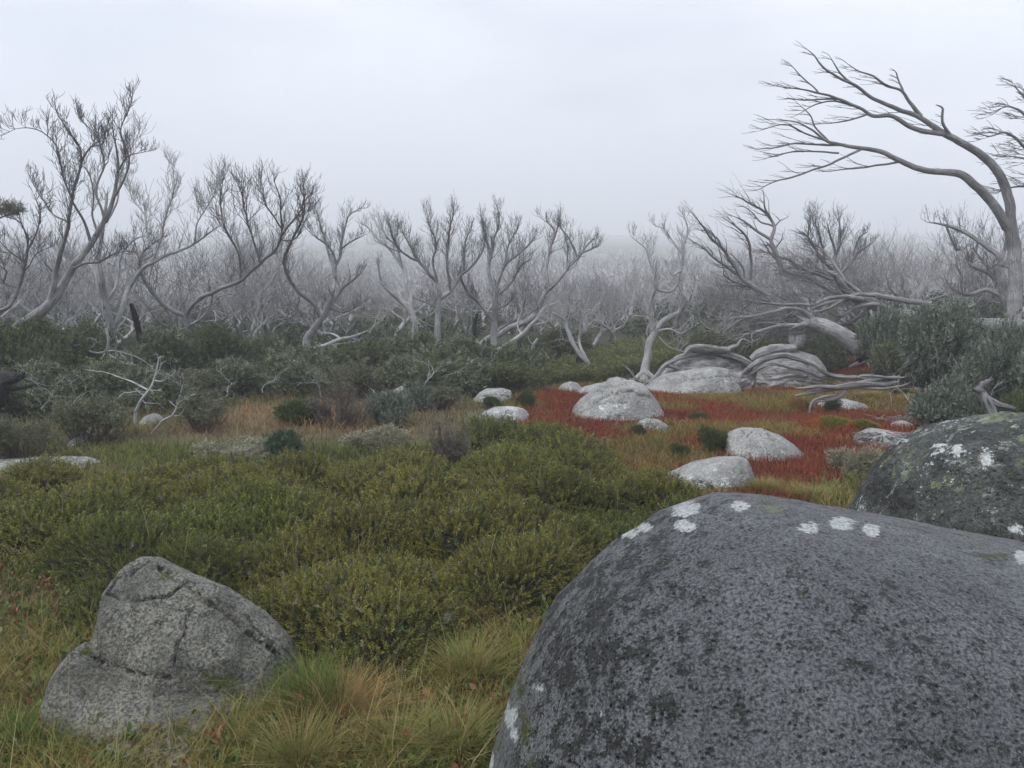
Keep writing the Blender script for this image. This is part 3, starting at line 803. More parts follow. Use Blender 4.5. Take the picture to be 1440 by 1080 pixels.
# trees at the left edge
T('big leaning dead tree whose pale trunk sweeps up from dark shrubs', 15.0,
  z1((-60,965,40),(0,905,38),(70,840,34),(130,795,31),(175,755,27),(205,710,24),(235,655,21),(275,605,18),(310,555,16),(345,490,14),(375,420,11),(388,340,8),(385,270,6),(370,190,3)),
  [z1((165,765,20),(178,690,17),(195,620,14),(218,560,11),(225,480,9),(240,390,8),(262,320,7),(262,260,5),(225,200,4),(190,150,3),(180,120,1)),
   z1((300,565,10),(280,500,8),(240,430,6),(205,340,5),(185,240,4),(125,195,3),(70,190,2),(20,205,1)),
   z1((345,490,8),(320,390,6),(345,300,5),(310,210,4),(250,135,2)),
   z1((375,420,8),(408,360,6),(420,290,5),(402,200,4),(428,130,3),(445,65,1)),
   z1((385,335,6),(430,280,4),(470,270,2),(510,265,1)),
   z1((262,320,6),(300,250,5),(340,240,4),(360,150,1)),
   z1((235,655,9),(280,640,6),(340,620,5),(380,600,3),(430,590,1)),
   z1((225,500,6),(180,470,4),(130,410,3),(100,340,1))],
  seed=13, twigs=12, lmul=0.52, level=2)
T('twisted dead tree with a white trunk standing upright out of the shrubs', 17.0,
  z1((372,960,30),(368,900,28),(358,830,26),(345,760,24),(332,690,22),(322,620,18),(330,555,14),(345,480,10),(352,420,7)),
  [z1((366,880,18),(395,800,16),(425,715,14),(470,650,13),(520,620,10),(580,600,9),(640,575,7),(690,535,5),(735,505,3)),
   z1((350,500,8),(390,430,6),(400,340,5),(430,260,3),(460,180,1)),
   z1((335,560,8),(300,480,6),(310,400,5),(280,320,3),(240,300,1)),
   z1((500,632,8),(530,560,6),(550,480,5),(575,380,4),(570,310,1)),
   z1((640,575,5),(655,500,4),(690,430,3),(740,350,1)),
   z1((520,620,6),(485,540,5),(475,470,4),(430,400,3),(445,340,1)),
   z1((350,760,12),(385,700,9),(400,620,7),(440,560,5),(500,540,2)),
   z1((330,700,10),(290,640,8),(230,630,6),(180,580,4),(120,560,2)),
   z1((340,800,12),(270,870,8),(190,885,6),(135,888,4))],
  mat=M_WHITE, seed=14, twigs=12, lmul=0.6, level=2, char=z1((462,905,16),(456,860,14),(448,815,20),(432,770,9)))
T('low forked dead tree opening like a wide Y above dark shrubs', 19.0,
  z1((620,905,16),(618,860,16),(612,805,17)),
  [z1((612,808,15),(580,795,14),(545,772,13),(508,740,12),(480,700,10),(462,655,8),(470,600,6),(520,560,4)),
   z1((614,806,15),(640,768,14),(690,735,13),(740,712,12),(795,690,11),(830,655,10),(870,620,9),(912,588,8),(932,530,6),(925,450,5),(905,360,2)),
   z1((795,690,8),(785,600,6),(745,520,5),(728,440,4),(735,350,2)),
   z1((860,632,7),(830,540,5),(802,440,4),(792,370,1)),
   z1((930,540,6),(975,480,5),(1010,410,4),(1000,375,1)),
   z1((935,560,5),(990,540,4),(1025,455,1)),
   z1((930,520,5),(880,450,4),(860,370,1))],
  mat=M_BARK, seed=15, twigs=12, lmul=0.8, level=2)
T('slender pale dead tree fading into fog behind the Y-shaped one', 24.0,
  z1((815,950,12),(830,870,12),(848,800,12),(862,740,11),(880,690,9)),
  [z1((866,730,9),(900,690,8),(920,640,6),(932,560,5),(960,480,2)), z1((862,745,7),(830,690,6),(800,620,5),(780,540,2)), z1((880,690,7),(870,600,5),(850,520,3)), z1((850,725,4),(800,730,3),(775,715,1))],
  mat=M_WHITE, seed=16, twigs=9, lmul=0.74)
T('wiry dead tree at the frame edge under a leafy sprig', 14.0,
  z1((-10,830,14),(25,775,13),(60,715,11),(82,650,9),(92,580,7)),
  [z1((92,590,6),(120,530,5),(130,460,4),(118,410,1)), z1((85,640,6),(40,600,5),(0,560,3)), z1((60,715,8),(10,700,6),(20,660,5),(0,640,3)), z1((92,570,5),(60,500,4),(20,480,1)), z1((80,660,4),(130,600,3),(170,580,1))],
  seed=17, twigs=9, lmul=0.9, cfg=dict(kink=0.26))
# centre row
T('dead tree with an S-curved trunk rising from shrubs', 21.0,
  z2((95,720,16),(118,680,15),(150,635,14),(178,590,12),(200,540,11)),
  [z2((200,545,10),(212,470,8),(218,400,7),(238,330,6),(255,250,5),(272,190,3),(325,155,1)),
   z2((150,620,9),(128,570,9),(90,538,9),(50,500,8),(15,440,7),(0,370,6),(35,280,5),(78,190,4),(78,65,1)),
   z2((214,450,6),(180,330,5),(160,250,4),(130,150,1)), z2((218,400,5),(190,330,5),(150,290,3),(90,240,1)),
   z2((240,330,4),(290,290,3),(335,270,1)), z2((205,560,7),(240,500,6),(300,450,4),(325,430,1)), z2((190,580,5),(250,600,4),(330,560,2))],
  seed=18, twigs=10, lmul=0.68)
T('dead tree with a bowed trunk and long limbs leaning to its open side', 24.0,
  z2((550,700,14),(548,640,13),(520,580,12),(480,540,11),(440,500,10),(410,470,8)),
  [z2((540,600,8),(525,500,7),(500,420,6),(455,345,6),(395,285,5),(330,225,2)), z2((412,470,5),(400,420,4),(395,370,1)),
   z2((500,420,4),(480,330,4),(430,280,3),(400,200,1)), z2((455,345,4),(470,280,3),(480,220,1))],
  mat=M_WHITE, seed=19, twigs=10, lmul=0.74)
T('broad fan-shaped dead tree with many upright limbs from one dark stem', 22.0,
  z2((645,730,15),(645,690,14),(648,630,13),(650,560,13)),
  [z2((650,560,11),(655,520,9),(640,470,8),(600,425,7),(560,380,6),(535,320,5),(480,240,1)),
   z2((652,545,10),(700,508,9),(740,450,7),(755,380,6),(762,310,4),(780,240,1)),
   z2((645,480,6),(625,390,5),(635,300,4),(600,200,1)), z2((700,508,7),(690,420,6),(688,330,5),(700,240,4),(710,160,1)),
   z2((560,380,5),(500,350,4),(470,310,3),(440,230,1)), z2((745,440,6),(800,390,5),(840,320,3),(850,260,1)),
   z2((655,590,6),(610,560,5),(560,540,2))],
  seed=20, twigs=12, lmul=0.74)
T('dead tree with a straight dark stem and drooping side limbs beside a burnt post', 23.0,
  z2((885,740,17),(882,690,15),(884,640,14),(890,570,12),(892,500,10)),
  [z2((892,500,8),(865,440,7),(868,370,6),(880,300,5),(905,235,4),(910,170,1)), z2((895,490,7),(928,405,6),(985,350,5),(1030,310,4),(1052,280,1)),
   z2((885,640,9),(850,590,7),(780,520,6),(740,450,4)), z2((905,520,6),(960,470,5),(1000,400,4),(1040,380,1)),
   z2((870,370,5),(850,290,4),(835,200,1)), z2((930,405,5),(945,310,4),(985,240,1)),
   z2((880,690,9),(920,660,7),(990,620,6),(1050,590,4)), z2((884,600,6),(940,560,5),(960,530,3))],
  seed=21, twigs=12, lmul=0.74)
T('burnt black post with a snapped top among the dead trees', 22.0,
  z2((800,745,13),(803,700,11),(800,650,9),(812,605,7),(820,600,2)), [z2((806,640,3),(830,625,2),(845,600,1))], mat=M_CHAR, seed=22, twigs=1, lmul=0.15, level=0, name='burnt_post', cat='burnt post')
T('dead tree leaning over a thicket with a long upswept right-reaching arm'.replace('right-reaching ', 'curved '), 25.0,
  z2((820,760,18),(850,720,17),(905,690,14),(960,660,13),(1030,630,12),(1062,600,12),(1085,550,11),(1102,510,10)),
  [z2((1102,515,9),(1128,490,8),(1180,432,7),(1235,362,6),(1290,335,4),(1325,318,1)), z2((1105,510,7),(1110,450,6),(1108,390,5),(1128,300,5),(1135,240,4),(1080,200,1)),
   z2((1235,365,5),(1205,290,4),(1170,240,3),(1165,200,1)), z2((1130,310,4),(1150,240,3),(1165,190,1)), z2((1190,420,4),(1195,340,3),(1190,290,1)),
   z2((1240,360,4),(1290,300,3),(1310,270,1))],
  seed=23, twigs=9, lmul=0.74)
T('low white dead limb slanting up out of the shrubs', 20.5,
  z2((882,772,8),(910,750,9),(955,722,10),(1000,690,10),(1040,655,9),(1065,630,8)), [z2((1000,690,5),(985,650,4),(1000,600,2)), z2((1065,630,6),(1100,580,5),(1150,560,2)), z2((1040,655,5),(1100,640,3),(1160,600,1))], mat=M_WHITE, seed=24, twigs=7, lmul=0.8)
T('pale forked snag poking out beside the low white limb', 20.0, z2((1048,748,6),(1058,725,6),(1068,705,5)), [z2((1050,735,4),(1035,715,3),(1032,700,2))], mat=M_WHITE, seed=25, twigs=0, lmul=0.1, level=0, name='snag', cat='snag')
T('small white dead tree on a charred black stump above the olive heath', 19.0,
  z3((205,865,11),(200,820,11),(182,790,10),(150,755,9),(128,715,9),(112,660,7),(108,620,5)),
  [z3((190,795,8),(168,750,6),(165,700,6),(190,665,5),(215,640,3)), z3((112,660,4),(130,590,3),(100,540,1)), z3((165,700,4),(180,620,3),(230,570,1)), z3((200,830,5),(225,840,4),(240,858,2)), z3((110,640,4),(60,600,3),(20,590,1))],
  mat=M_WHITE, seed=26, twigs=12, lmul=0.9, char=z3((190,880,30),(192,845,34),(178,812,24),(165,785,13),(160,775,3)), cfg=dict(kink=0.28, pull=0.1))
T('white barked dead tree leaning from behind the fallen log', 18.0,
  z3((440,905,26),(438,870,20),(440,830,17),(452,780,16),(462,730,15),(480,680,14)),
  [z3((480,685,12),(510,645,11),(545,612,10),(580,590,8),(590,540,5),(575,490,3)), z3((478,680,10),(470,620,9),(468,560,8),(488,500,7),(475,470,5),(480,430,3)),
   z3((490,480,6),(460,400,4),(440,330,3),(385,270,1)), z3((488,500,5),(540,510,5),(580,470,5),(595,400,5),(600,340,4),(622,260,3),(612,200,1)),
   z3((600,350,4),(560,300,3),(520,250,2),(480,235,1)), z3((480,680,5),(540,670,4),(590,685,3),(640,660,1)), z3((500,700,4),(545,745,4),(605,768,3)), z3((595,420,4),(560,440,3),(540,400,1))],
  mat=M_WHITE, seed=27, twigs=8, lmul=0.68)
T('dead tree with three long bare limbs raking sideways into fog', 21.0,
  z3((1080,760,20),(1100,700,18),(1090,630,16),(1050,578,14),(1000,548,13),(950,520,12)),
  [z3((955,522,10),(900,488,9),(860,462,8),(820,400,7),(770,335,6),(720,288,5),(690,240,4),(640,182,1)), z3((862,464,7),(800,420,5),(740,370,4),(690,330,3),(630,295,1)),
   z3((885,462,6),(888,380,5),(878,300,5),(850,255,4),(780,200,1)), z3((770,335,4),(750,290,3),(690,250,1)), z3((860,460,4),(850,400,3),(790,340,1)), z3((1000,548,6),(900,500,5),(780,450,3),(770,420,1)),
   z3((930,520,5),(840,590,4),(780,570,3),(770,500,1))],
  seed=28, twigs=7, lmul=0.9, level=1, cfg=dict(bias=np.array([-0.8, 0, 0.5]), pull=0.5))
T('tall thin dead tree with a flag of curling twigs blown to one side', 22.0,
  z3((1065,690,16),(1055,620,14),(1040,520,12),(1012,410,10),(985,325,9)),
  [z3((985,325,8),(972,290,7),(985,235,6),(955,180,5),(900,150,4),(850,122,3),(795,95,1)), z3((972,292,6),(920,255,5),(865,218,4),(810,190,1)), z3((985,235,4),(930,215,3),(880,170,2),(850,150,1)),
   z3((960,185,4),(940,150,3),(938,95,1)), z3((985,240,3),(1010,215,2),(1040,200,1)), z3((990,330,3),(1020,290,2),(1025,270,1)), z3((1000,380,4),(960,330,3),(930,290,1))],
  seed=29, twigs=7, lmul=0.8, level=1, cfg=dict(bias=np.array([-0.7, 0, 0.4]), pull=0.5))
T('bushy dead tree fanning out above the fallen crown', 24.0,
  z3((1275,640,16),(1270,560,14),(1262,490,13),(1258,440,11)),
  [z3((1258,440,9),(1240,380,8),(1262,320,6),(1265,260,4),(1262,200,1)), z3((1255,445,8),(1200,390,7),(1160,330,5),(1130,280,4),(1140,180,1)), z3((1262,440,8),(1320,365,7),(1360,330,5),(1405,300,1)),
   z3((1200,390,5),(1190,310,4),(1145,190,1)), z3((1245,350,5),(1225,270,4),(1210,210,1)), z3((1320,365,4),(1340,290,3),(1380,255,1)), z3((1258,460,5),(1180,430,4),(1100,420,2))],
  seed=30, twigs=11, lmul=0.74)
T('dead tree with ropy bent limbs beside the tall smooth trunk', 22.0,
  z4((895,850,22),(885,800,20),(870,745,17),(850,690,14)),
  [z4((858,700,10),(850,650,8),(800,615,7),(750,580,6),(700,565,5),(645,555,1)), z4((870,750,9),(830,705,8),(780,685,6),(770,675,4)), z4((700,565,4),(730,640,3),(720,600,1)),
   z4((885,800,9),(830,760,8),(770,770,7),(720,755,5)), z4((850,690,6),(880,620,5),(870,560,2)), z4((880,780,6),(830,700,4),(790,640,2)), z4((900,830,7),(860,850,6),(800,830,3))],
  seed=31, twigs=9, lmul=0.74)
# fallen tree and its crown
T('thick white fallen trunk with one burnt end, lying in dark shrubs', 17.5,
  z3((1365,775,20),(1340,745,32),(1290,705,34),(1235,675,32),(1180,650,28),(1130,640,22)),
  [z3((1180,650,12),(1120,600,9),(1050,580,7),(960,600,6),(880,620,4),(780,630,1)), z3((1150,645,10),(1060,650,7),(960,670,6),(880,690,4),(820,700,1)), z3((1140,640,12),(1135,600,9),(1125,560,6))],
  mat=M_WHITE, seed=32, twigs=9, lmul=0.9, name='fallen_tree', cat='fallen tree', buried=False, cfg=dict(bias=np.array([-0.6, 0, 0.1]), pull=0.4), char=z3((1335,790,18),(1370,780,20),(1420,762,14)))
T('fallen dead tree with a long tangled crown reaching sideways over the clearing', 18.5,
  z4((690,850,20),(600,838,20),(540,822,18),(470,795,17),(420,775,14),(370,720,10)),
  [z4((655,800,10),(590,790,9),(530,780,8),(450,770,7),(390,790,6),(330,800,5),(260,830,4),(150,850,1)), z4((640,842,10),(560,830,8),(500,800,7),(430,812,6),(360,850,5),(300,870,3),(180,880,1)),
   z4((470,795,8),(400,730,7),(340,720,6),(250,680,4),(180,650,1)), z4((450,785,8),(370,780,6),(300,800,5),(200,800,4),(60,780,1)),
   z4((540,822,8),(470,850,6),(380,860,5),(300,845,4),(200,870,1)), z4((430,775,6),(360,760,5),(290,720,4),(240,710,1)), z4((400,730,5),(340,650,4),(290,600,2)), z4((480,800,6),(420,850,5),(330,880,4),(240,890,1)),
   z4((390,790,5),(320,820,4),(250,820,3),(160,900,1))],
  mat=M_GREYW, seed=33, twigs=11, lmul=0.9, level=2, name='fallen_tree', cat='fallen tree', buried=False, cfg=dict(bias=np.array([-0.9, 0, 0.15]), pull=0.5, ang=(15, 45)))
T('fallen silvery log propped at the foot of the tall wind-bent tree', 18.5,
  [(1345,452,14),(1370,456,17),(1395,458,20),(1425,458,18),(1470,462,16)], [[(1375,462,10),(1395,470,11),(1412,474,6)]], mat=M_GREYW, seed=34, twigs=1, lmul=0.2, level=0, name='fallen_log', cat='fallen log', buried=False)
# roots and sprawling logs over the boulders
z7 = lambda *l: Z(3.789, 860, 400, l, 0.28)
LOG = T('huge gnarled silvery log arching over the grey rock ledge', 16.2,
  z7((160,545,8),(220,510,14),(265,455,20),(320,410,22),(390,375,24),(460,362,26),(540,358,28),(620,372,30),(690,400,30),(750,430,20)),
  [z7((400,370,34),(450,340,34),(510,332,36),(560,345,34),(620,360,30)), z7((300,430,28),(340,445,22),(380,470,8)),
   z7((620,350,26),(670,330,16),(690,300,8),(740,320,3)), z7((250,470,16),(200,515,14),(150,545,6))],
  mat=M_GREYW, seed=35, twigs=0, lmul=0.12, level=0, name='fallen_log', cat='fallen log', buried=False, lump=0.62, depth=0.05, wob=0.06)
T('pale fibrous log slab resting against the domed boulder', 17.6,
  z7((745,400,34),(790,370,50),(850,352,54),(920,340,50),(985,335,34)), [z7((800,390,26),(870,380,26),(940,360,14))], mat=M_WHITE, seed=36, twigs=0, lmul=0.1, level=0, name='fallen_log', cat='fallen log', buried=False, lump=0.6)
ROOTS = T('long ropy roots flowing over the domed boulder onto red ground', 16.2,
  z7((470,560,5),(590,525,9),(680,485,15),(740,440,22),(800,405,28),(870,385,26),(930,380,25),(1000,400,23),(1060,425,21),(1120,460,22),(1200,490,22),(1300,500,20),(1400,510,18)),
  [z7((720,490,10),(770,460,18),(830,430,22),(900,425,16),(960,440,12),(1030,470,16),(1100,490,18),(1180,505,14)), 
   z7((1200,490,12),(1290,540,8),(1380,545,6)), z7((690,480,8),(620,530,7),(560,555,6),(430,570,4))],
  mat=M_GREYW, seed=37, twigs=0, lmul=0.12, level=0, name='exposed_roots', cat='roots', buried=False, lump=0.5, depth=0.03, wob=0.07)
def wood_mass(root, pts, Y, depth, seed, name='hollow_trunk'):
    """broad split slab of old wood, grain running lengthwise with deep fissures"""
    x0 = P(*pts[0], Y)[0]; z0 = min(P(*p, Y)[2] for p in pts) - 0.15
    prof = [(P(*p, Y)[0], max(0.02, P(*p, Y)[2] - z0)) for p in pts]
    V, F = surf(240, 200, prof, prof[0][0], prof[-1][0], Y, depth, z0, 1.0, 0.1, 0.2, 1, 1, 2.4)
    q = np.stack([V[:, 0] * 0.55 + 0.35 * fbm(V * 1.2, 2, seed), V[:, 1] * 3.2, V[:, 2] * 4.2 + 0.9 * fbm(V * 1.1, 2, seed + 1)], -1)
    N = normals(V, F)
    rdg = 1 - np.abs(fbm(q * 1.3, 3, seed + 2)) * 2.4
    V = V + N * (0.05 * rdg + 0.035 * fbm(q * 4, 4, seed + 4) + 0.14 * fbm(V * 1.6, 4, seed + 6) - 0.03)[:, None]
    b = np.array(root.location)
    me = mesh_np(name, V, [F], M_GREYW, {'rad': np.full(len(V), 0.2), 'grain': np.stack([q[:, 2] * 0.12, q[:, 1] * 0.12, q[:, 0] * 0.10], -1)}, origin=b)
    obj(name, me, root)
z9 = lambda *l: [(890 + a / 3.6, 460 + b_ / 3.6) for a, b_ in l]
wood_mass(LOG, z9((95,300),(140,245),(200,185),(265,140),(340,105),(420,103),(480,125),(540,158),(600,190),(625,225)), 16.45, 0.42, 3)
wood_mass(ROOTS, z9((570,285),(610,245),(660,200),(720,172),(790,160),(850,172),(900,200),(960,235),(1010,262)), 17.05, 0.30, 5, 'root_sheet')
T('flat sheaf of bleached roots spread over the red ground behind the tussock', 12.6,
  [(1118,557,3),(1150,550,7),(1180,545,9),(1210,541,10),(1240,540,9),(1262,537,4)], [[(1180,546,6),(1150,543,5),(1120,546,3)], [(1200,540,6),(1230,533,6),(1262,530,3)], [(1190,550,5),(1170,560,4),(1150,566,3)], [(1210,545,5),(1240,546,4),(1275,538,2)], [(1205,532,4),(1240,528,4),(1270,531,2)]],
  mat=M_GREYW, seed=38, twigs=2, lmul=0.25, level=0, name='exposed_roots', cat='roots', buried=False, depth=0.02)
z8 = lambda *l: Z(5.538, 1040, 500, l, 0.2)
T('curled grey dead branch beside the flat pale rock', 11.3,
  z8((545,445,12),(540,405,16),(565,360,20),(620,335,22),(680,320,20),(725,312,12)), [z8((640,380,8),(680,350,12),(700,318,8)), z8((560,365,9),(525,350,7)), z8((600,370,8),(590,400,9),(600,415,4))], mat=M_GREYW, seed=39, twigs=1, lmul=0.1, level=0, name='dead_branch', cat='dead branch', buried=False)
T('charred log end and ash grey wood beside the fallen white trunk', 18.6,
  z8((850,95,14),(930,60,34),(1010,30,34),(1090,5,24)), [z8((990,50,14),(1000,100,8),(940,105,6)), z8((870,110,16),(1000,105,18),(1060,110,6))], mat=M_GREYW, seed=40, twigs=0, lmul=0.1, level=0, name='fallen_log', cat='fallen log', buried=False, lump=0.4, char=z8((900,45,14),(980,10,20),(1080,-15,10)))
# bright dead sprays in front of the shrubs
z5 = lambda *l: Z(2.769, 0, 440, l, 0.45)
DS = dict(rmin=0.005, kink=0.3, kids=[0, 2, 3, 3], pull=0.05)
T('bright white dead sapling standing out against dark shrubs', 11.5, z5((525,400,9),(535,365,9),(550,335,8),(575,305,8),(598,268,7),(608,225,5),(615,178,3)),
  [z5((600,262,5),(640,262,4),(680,228,2)), z5((575,300,6),(530,268,5),(480,250,4),(430,235,3),(345,220,1)), z5((580,300,4),(625,298,1)), z5((605,240,4),(625,205,3),(622,178,1)), z5((550,335,4),(590,345,3),(625,350,1)), z5((560,320,3),(530,300,1)), z5((545,350,3),(520,375,1))],
  mat=M_WHITE, seed=41, twigs=3, lmul=0.22, level=1, cfg=DS, name='dead_sapling', cat='dead sapling')
T('forked bleached branch leaning out of low scrub', 10.5, z5((585,476,5),(615,445,6),(640,415,6),(675,398,6),(690,370,5),(700,348,4),(745,325,1)),
  [z5((675,398,4),(705,395,3),(722,370,1)), z5((690,370,4),(665,350,1)), z5((700,350,3),(735,340,1)), z5((640,415,3),(620,410,1))], mat=M_WHITE, seed=42, twigs=3, lmul=0.2, level=1, cfg=DS, name='dead_branch', cat='dead branch')
T('long drooping white branch hanging from the upright white trunk', 15.5, z5((415,60,7),(425,110,7),(410,150,7),(360,150,6),(310,125,5),(270,135,2)),
  [z5((410,150,5),(455,145,5),(510,160,4),(560,185,3),(605,218,1)), z5((425,160,4),(470,195,4),(530,205,1)), z5((350,140,4),(380,110,3),(350,100,1)), z5((455,148,3),(490,180,2))], mat=M_WHITE, seed=43, twigs=3, lmul=0.3, level=1, cfg=DS, name='dead_branch', cat='dead branch', buried=False)
T('pale fallen branch lying along the top of the shrubs', 18.5, z2((125,750,7),(180,735,8),(235,712,8),(290,700,7),(330,685,3)), [z2((235,712,5),(200,690,4),(150,682,1)), z2((180,735,4),(260,725,3),(310,720,1))], mat=M_WHITE, seed=44, twigs=4, lmul=0.5, level=1, cfg=DS, name='dead_branch', cat='dead branch', buried=False)
T('dark mossy stick leaning beside the white barked tree', 16.6, z7((155,520,8),(120,490,9),(90,450,8),(60,425,5)), [z7((120,490,5),(115,460,3)), z7((140,510,5),(90,500,4))], mat=M_GREYW, seed=45, twigs=1, lmul=0.15, level=0, name='dead_branch', cat='dead branch', buried=False)
T('charred black stump and tangled wood at the frame edge', 11.5, [(-25,575,40),(-8,552,36),(8,535,24),(28,530,8)], [[(0,540,10),(20,545,8),(44,540,3)], [(-10,560,12),(14,562,8),(30,572,3)]], mat=M_CHAR, seed=46, twigs=2, lmul=0.3, level=0, name='burnt_stump', cat='burnt stump', lump=0.4)
T('weathered grey stump hunched behind the blue green bush', 10.2, [(1392,585,16),(1385,560,14),(1378,545,10),(1390,535,5)], [[(1385,560,9),(1400,570,9),(1425,575,5)], [(1380,550,8),(1368,545,4)]], mat=M_BARK, seed=47, twigs=2, lmul=0.2, level=0, name='stump', cat='stump', lump=0.4)

# ---- standing dead trees with no tracing: a few grown forms, copied
def grown(seed, H, r0, k=4, level=3, seg=0.2, rmin=0.01, kids=None, kink=0.22, pull=0.35):
    r = np.random.default_rng(seed); cfg = dict(CFG, seg=seg, rmin=rmin, kink=kink, pull=pull, kids=kids or [0, 4, 4, 4])
    A, B = Acc(), Acc()
    lean = r.normal(0, 0.22, 2)
    p0 = np.array([0, 0, -0.2]); h = H * r.uniform(0.18, 0.34)
    p1 = np.array([lean[0] * h, lean[1] * h, h * 0.55]); p2 = np.array([lean[0] * h * 2.2 + r.normal(0, .1), lean[1] * h * 2, h])
    pts, par = resample([p0, p1, p2], 0.15, 0.05, r)
    A.tube(pts, r0 * (1.25 - 0.5 * par), 8, 0.15, seed)
    for q in range(k):
        an = 6.28 * (q + r.uniform(0, .7)) / k; e = np.array([math.cos(an), math.sin(an), 0])
        i = int(len(pts) * r.uniform(0.55, 0.99)); i = min(i, len(pts) - 1)
        d = unit(e * r.uniform(0.35, 1.0) + np.array([0, 0, 1.0]))
        grow(B, pts[i], d, H * r.uniform(0.5, 0.72), r0 * r.uniform(0.45, 0.7), level, cfg, r)
    return A, B
near_protos = []
for s in range(6):
    A, B = grown(100 + s, 4.6, 0.13, 4 + s % 2, 3, 0.17, 0.008, [0, 3, 4, 5])
    near_protos.append((A.mesh('trunk', M_WHITE if s % 2 else M_GREYW), B.mesh('branches', M_WHITE if s % 2 else M_GREYW)))
far_protos = []
for s in range(7):
    A, B = grown(200 + s, 4.6, 0.12, 6, 2, 0.32, 0.015, [0, 4, 5, 5], 0.30, 0.2)
    for t in B.V: A.V.append(t)
    off = A.n
    for q in B.Q: A.Q.append(q + off)
    A.R += B.R; A.S += B.S; A.n += B.n
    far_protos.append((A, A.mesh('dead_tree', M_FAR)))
r = np.random.default_rng(99)
NEARLAB = 'bare grey dead tree in the row just behind the shrubs'
spots = []
for k in range(46):
    for _ in range(30):
        px = r.uniform(-40, 1480); Y = r.uniform(25, 36)
        x = (px - 720) / FPX * Y
        if all((x - a) ** 2 + (Y - b) ** 2 > 2.2 for a, b in spots): break
    if 880 < px < 985 and Y < 30: continue
    spots.append((x, Y))
    z = Gs(x, Y); m1, m2 = near_protos[k % 6]
    root = empty('dead_tree', (x, Y, z), 'thin bare grey dead tree standing in the hazy thicket behind the first row', 'dead tree', 'dead trees of the hazy thicket')
    root.rotation_euler = (0, 0, r.uniform(0, 6.28)); s = r.uniform(0.42, 0.72); root.scale = (s, s, s * r.uniform(0.85, 1.1))
    obj('trunk', m1, root); obj('branches', m2, root)
for k, (px, Y, s) in enumerate([(20, 20, .95), (95, 22, 1.0), (165, 21, .85), (240, 23, 1.0), (330, 22, .85), (395, 24, .9), (480, 25, .8), (770, 27, .75), (865, 27, .7), (1010, 25, .75), (1130, 26, .8), (1225, 24, .7), (1310, 23, .75), (1375, 24, .9), (1455, 22, .9), (-30, 19, .9)]):
    x = (px - 720) / FPX * Y; m1, m2 = near_protos[(k * 5 + 1) % 6]
    root = empty('dead_tree', (x, Y, Gs(x, Y)), 'wiry bare tree filling the gaps between the larger dead trees', 'dead tree', 'filler dead trees of the first row')
    root.rotation_euler = (0, 0, k * 1.9); root.scale = (s * 0.9, s * 0.9, s * 0.72)
    obj('trunk', m1, root); obj('branches', m2, root)
stick = []
for k in range(3):
    r3 = np.random.default_rng(700 + k); A = Acc(); c3 = dict(CFG, rmin=0.004, kink=0.32, pull=0.1, kids=[0, 3, 3, 3], seg=0.07)
    grow(A, [0, 0, -0.1], np.array([r3.normal(0, .4), r3.normal(0, .4), 1.0]), 0.9, 0.016, 2, c3, r3)
    stick.append(A.mesh('dead_sapling', M_WHITE))
for k, (px, py, Y, s) in enumerate([(60, 560, 11.8, .8), (92, 590, 11, .7), (165, 560, 12.2, 1.0), (250, 575, 12.6, .8), (318, 545, 13.6, .9), (372, 540, 14.2, .8), (450, 560, 13.4, .7), (525, 545, 14, .8), (600, 540, 14.2, .9), (640, 530, 14.8, .8), (700, 520, 15.5, .8), (180, 520, 14.5, .9), (20, 545, 12, .9), (1290, 560, 11.5, .7), (1400, 560, 10.8, .8)]):
    x = P(px, py, Y)[0]; o = obj('dead_sapling', stick[k % 3], None, (x, Y, Gs(x, Y) + 0.25))
    o.rotation_euler = (0.5 * math.sin(k * 2.1), 0.5 * math.cos(k * 1.7), k * 2.2); o.scale = (s, s, s)
    tag(o, 'thin pale dead stick rising through the leafy shrubs', 'dead sapling', 'pale dead sticks among the shrubs')
nf = 0
while nf < 235:
    px = r.uniform(-60, 1500); Y = 30 + 45 * r.uniform(0, 1) ** 1.2
    x = (px - 720) / FPX * Y
    z = Gs(x, Y)
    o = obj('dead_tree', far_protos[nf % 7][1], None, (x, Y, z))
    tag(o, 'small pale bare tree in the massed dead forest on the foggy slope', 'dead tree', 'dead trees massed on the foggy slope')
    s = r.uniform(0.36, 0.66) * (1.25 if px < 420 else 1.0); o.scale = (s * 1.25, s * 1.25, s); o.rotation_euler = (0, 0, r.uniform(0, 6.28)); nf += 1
# the rest of the burnt forest, uncountable, one object
small = []
for s in range(4):
    r2 = np.random.default_rng(300 + s); A, B = grown(300 + s, 4.4, 0.12, 6, 1, 0.55, 0.028, [0, 7, 4, 4], 0.32, 0.12)
    V = np.concatenate(A.V + B.V); Q = np.concatenate([np.concatenate(A.Q), np.concatenate(B.Q) + A.n]); R_ = np.concatenate(A.R + B.R); SG = np.concatenate(A.S + B.S)
    small.append((V, Q, R_, SG))
VV, QQ, RR, GG = [], [], [], []; off = 0
N = 5200
for k in range(N):
    Y = 42 + 380 * r.uniform(0, 1) ** 1.5
    x = r.uniform(-0.74, 0.74) * Y
    dens = n2(np.array([x]), np.array([Y]), 0.02, 3, 41)[0]
    if abs(x / Y - 0.15) < 0.16 and Y > 60 and r.uniform() < 0.5: continue
    if Y > 90 and dens < -0.25: continue
    V, Q, R_, SG = small[k % 4]; a = r.uniform(0, 6.28); s = r.uniform(0.40, 0.75)
    c, sn = math.cos(a) * s, math.sin(a) * s
    W = np.stack([V[:, 0] * c - V[:, 1] * sn + x, V[:, 0] * sn + V[:, 1] * c + Y, V[:, 2] * s * 0.9 + Gs(x, Y)], -1)
    VV.append(W); QQ.append(Q + off); RR.append(R_); GG.append(SG); off += len(V)
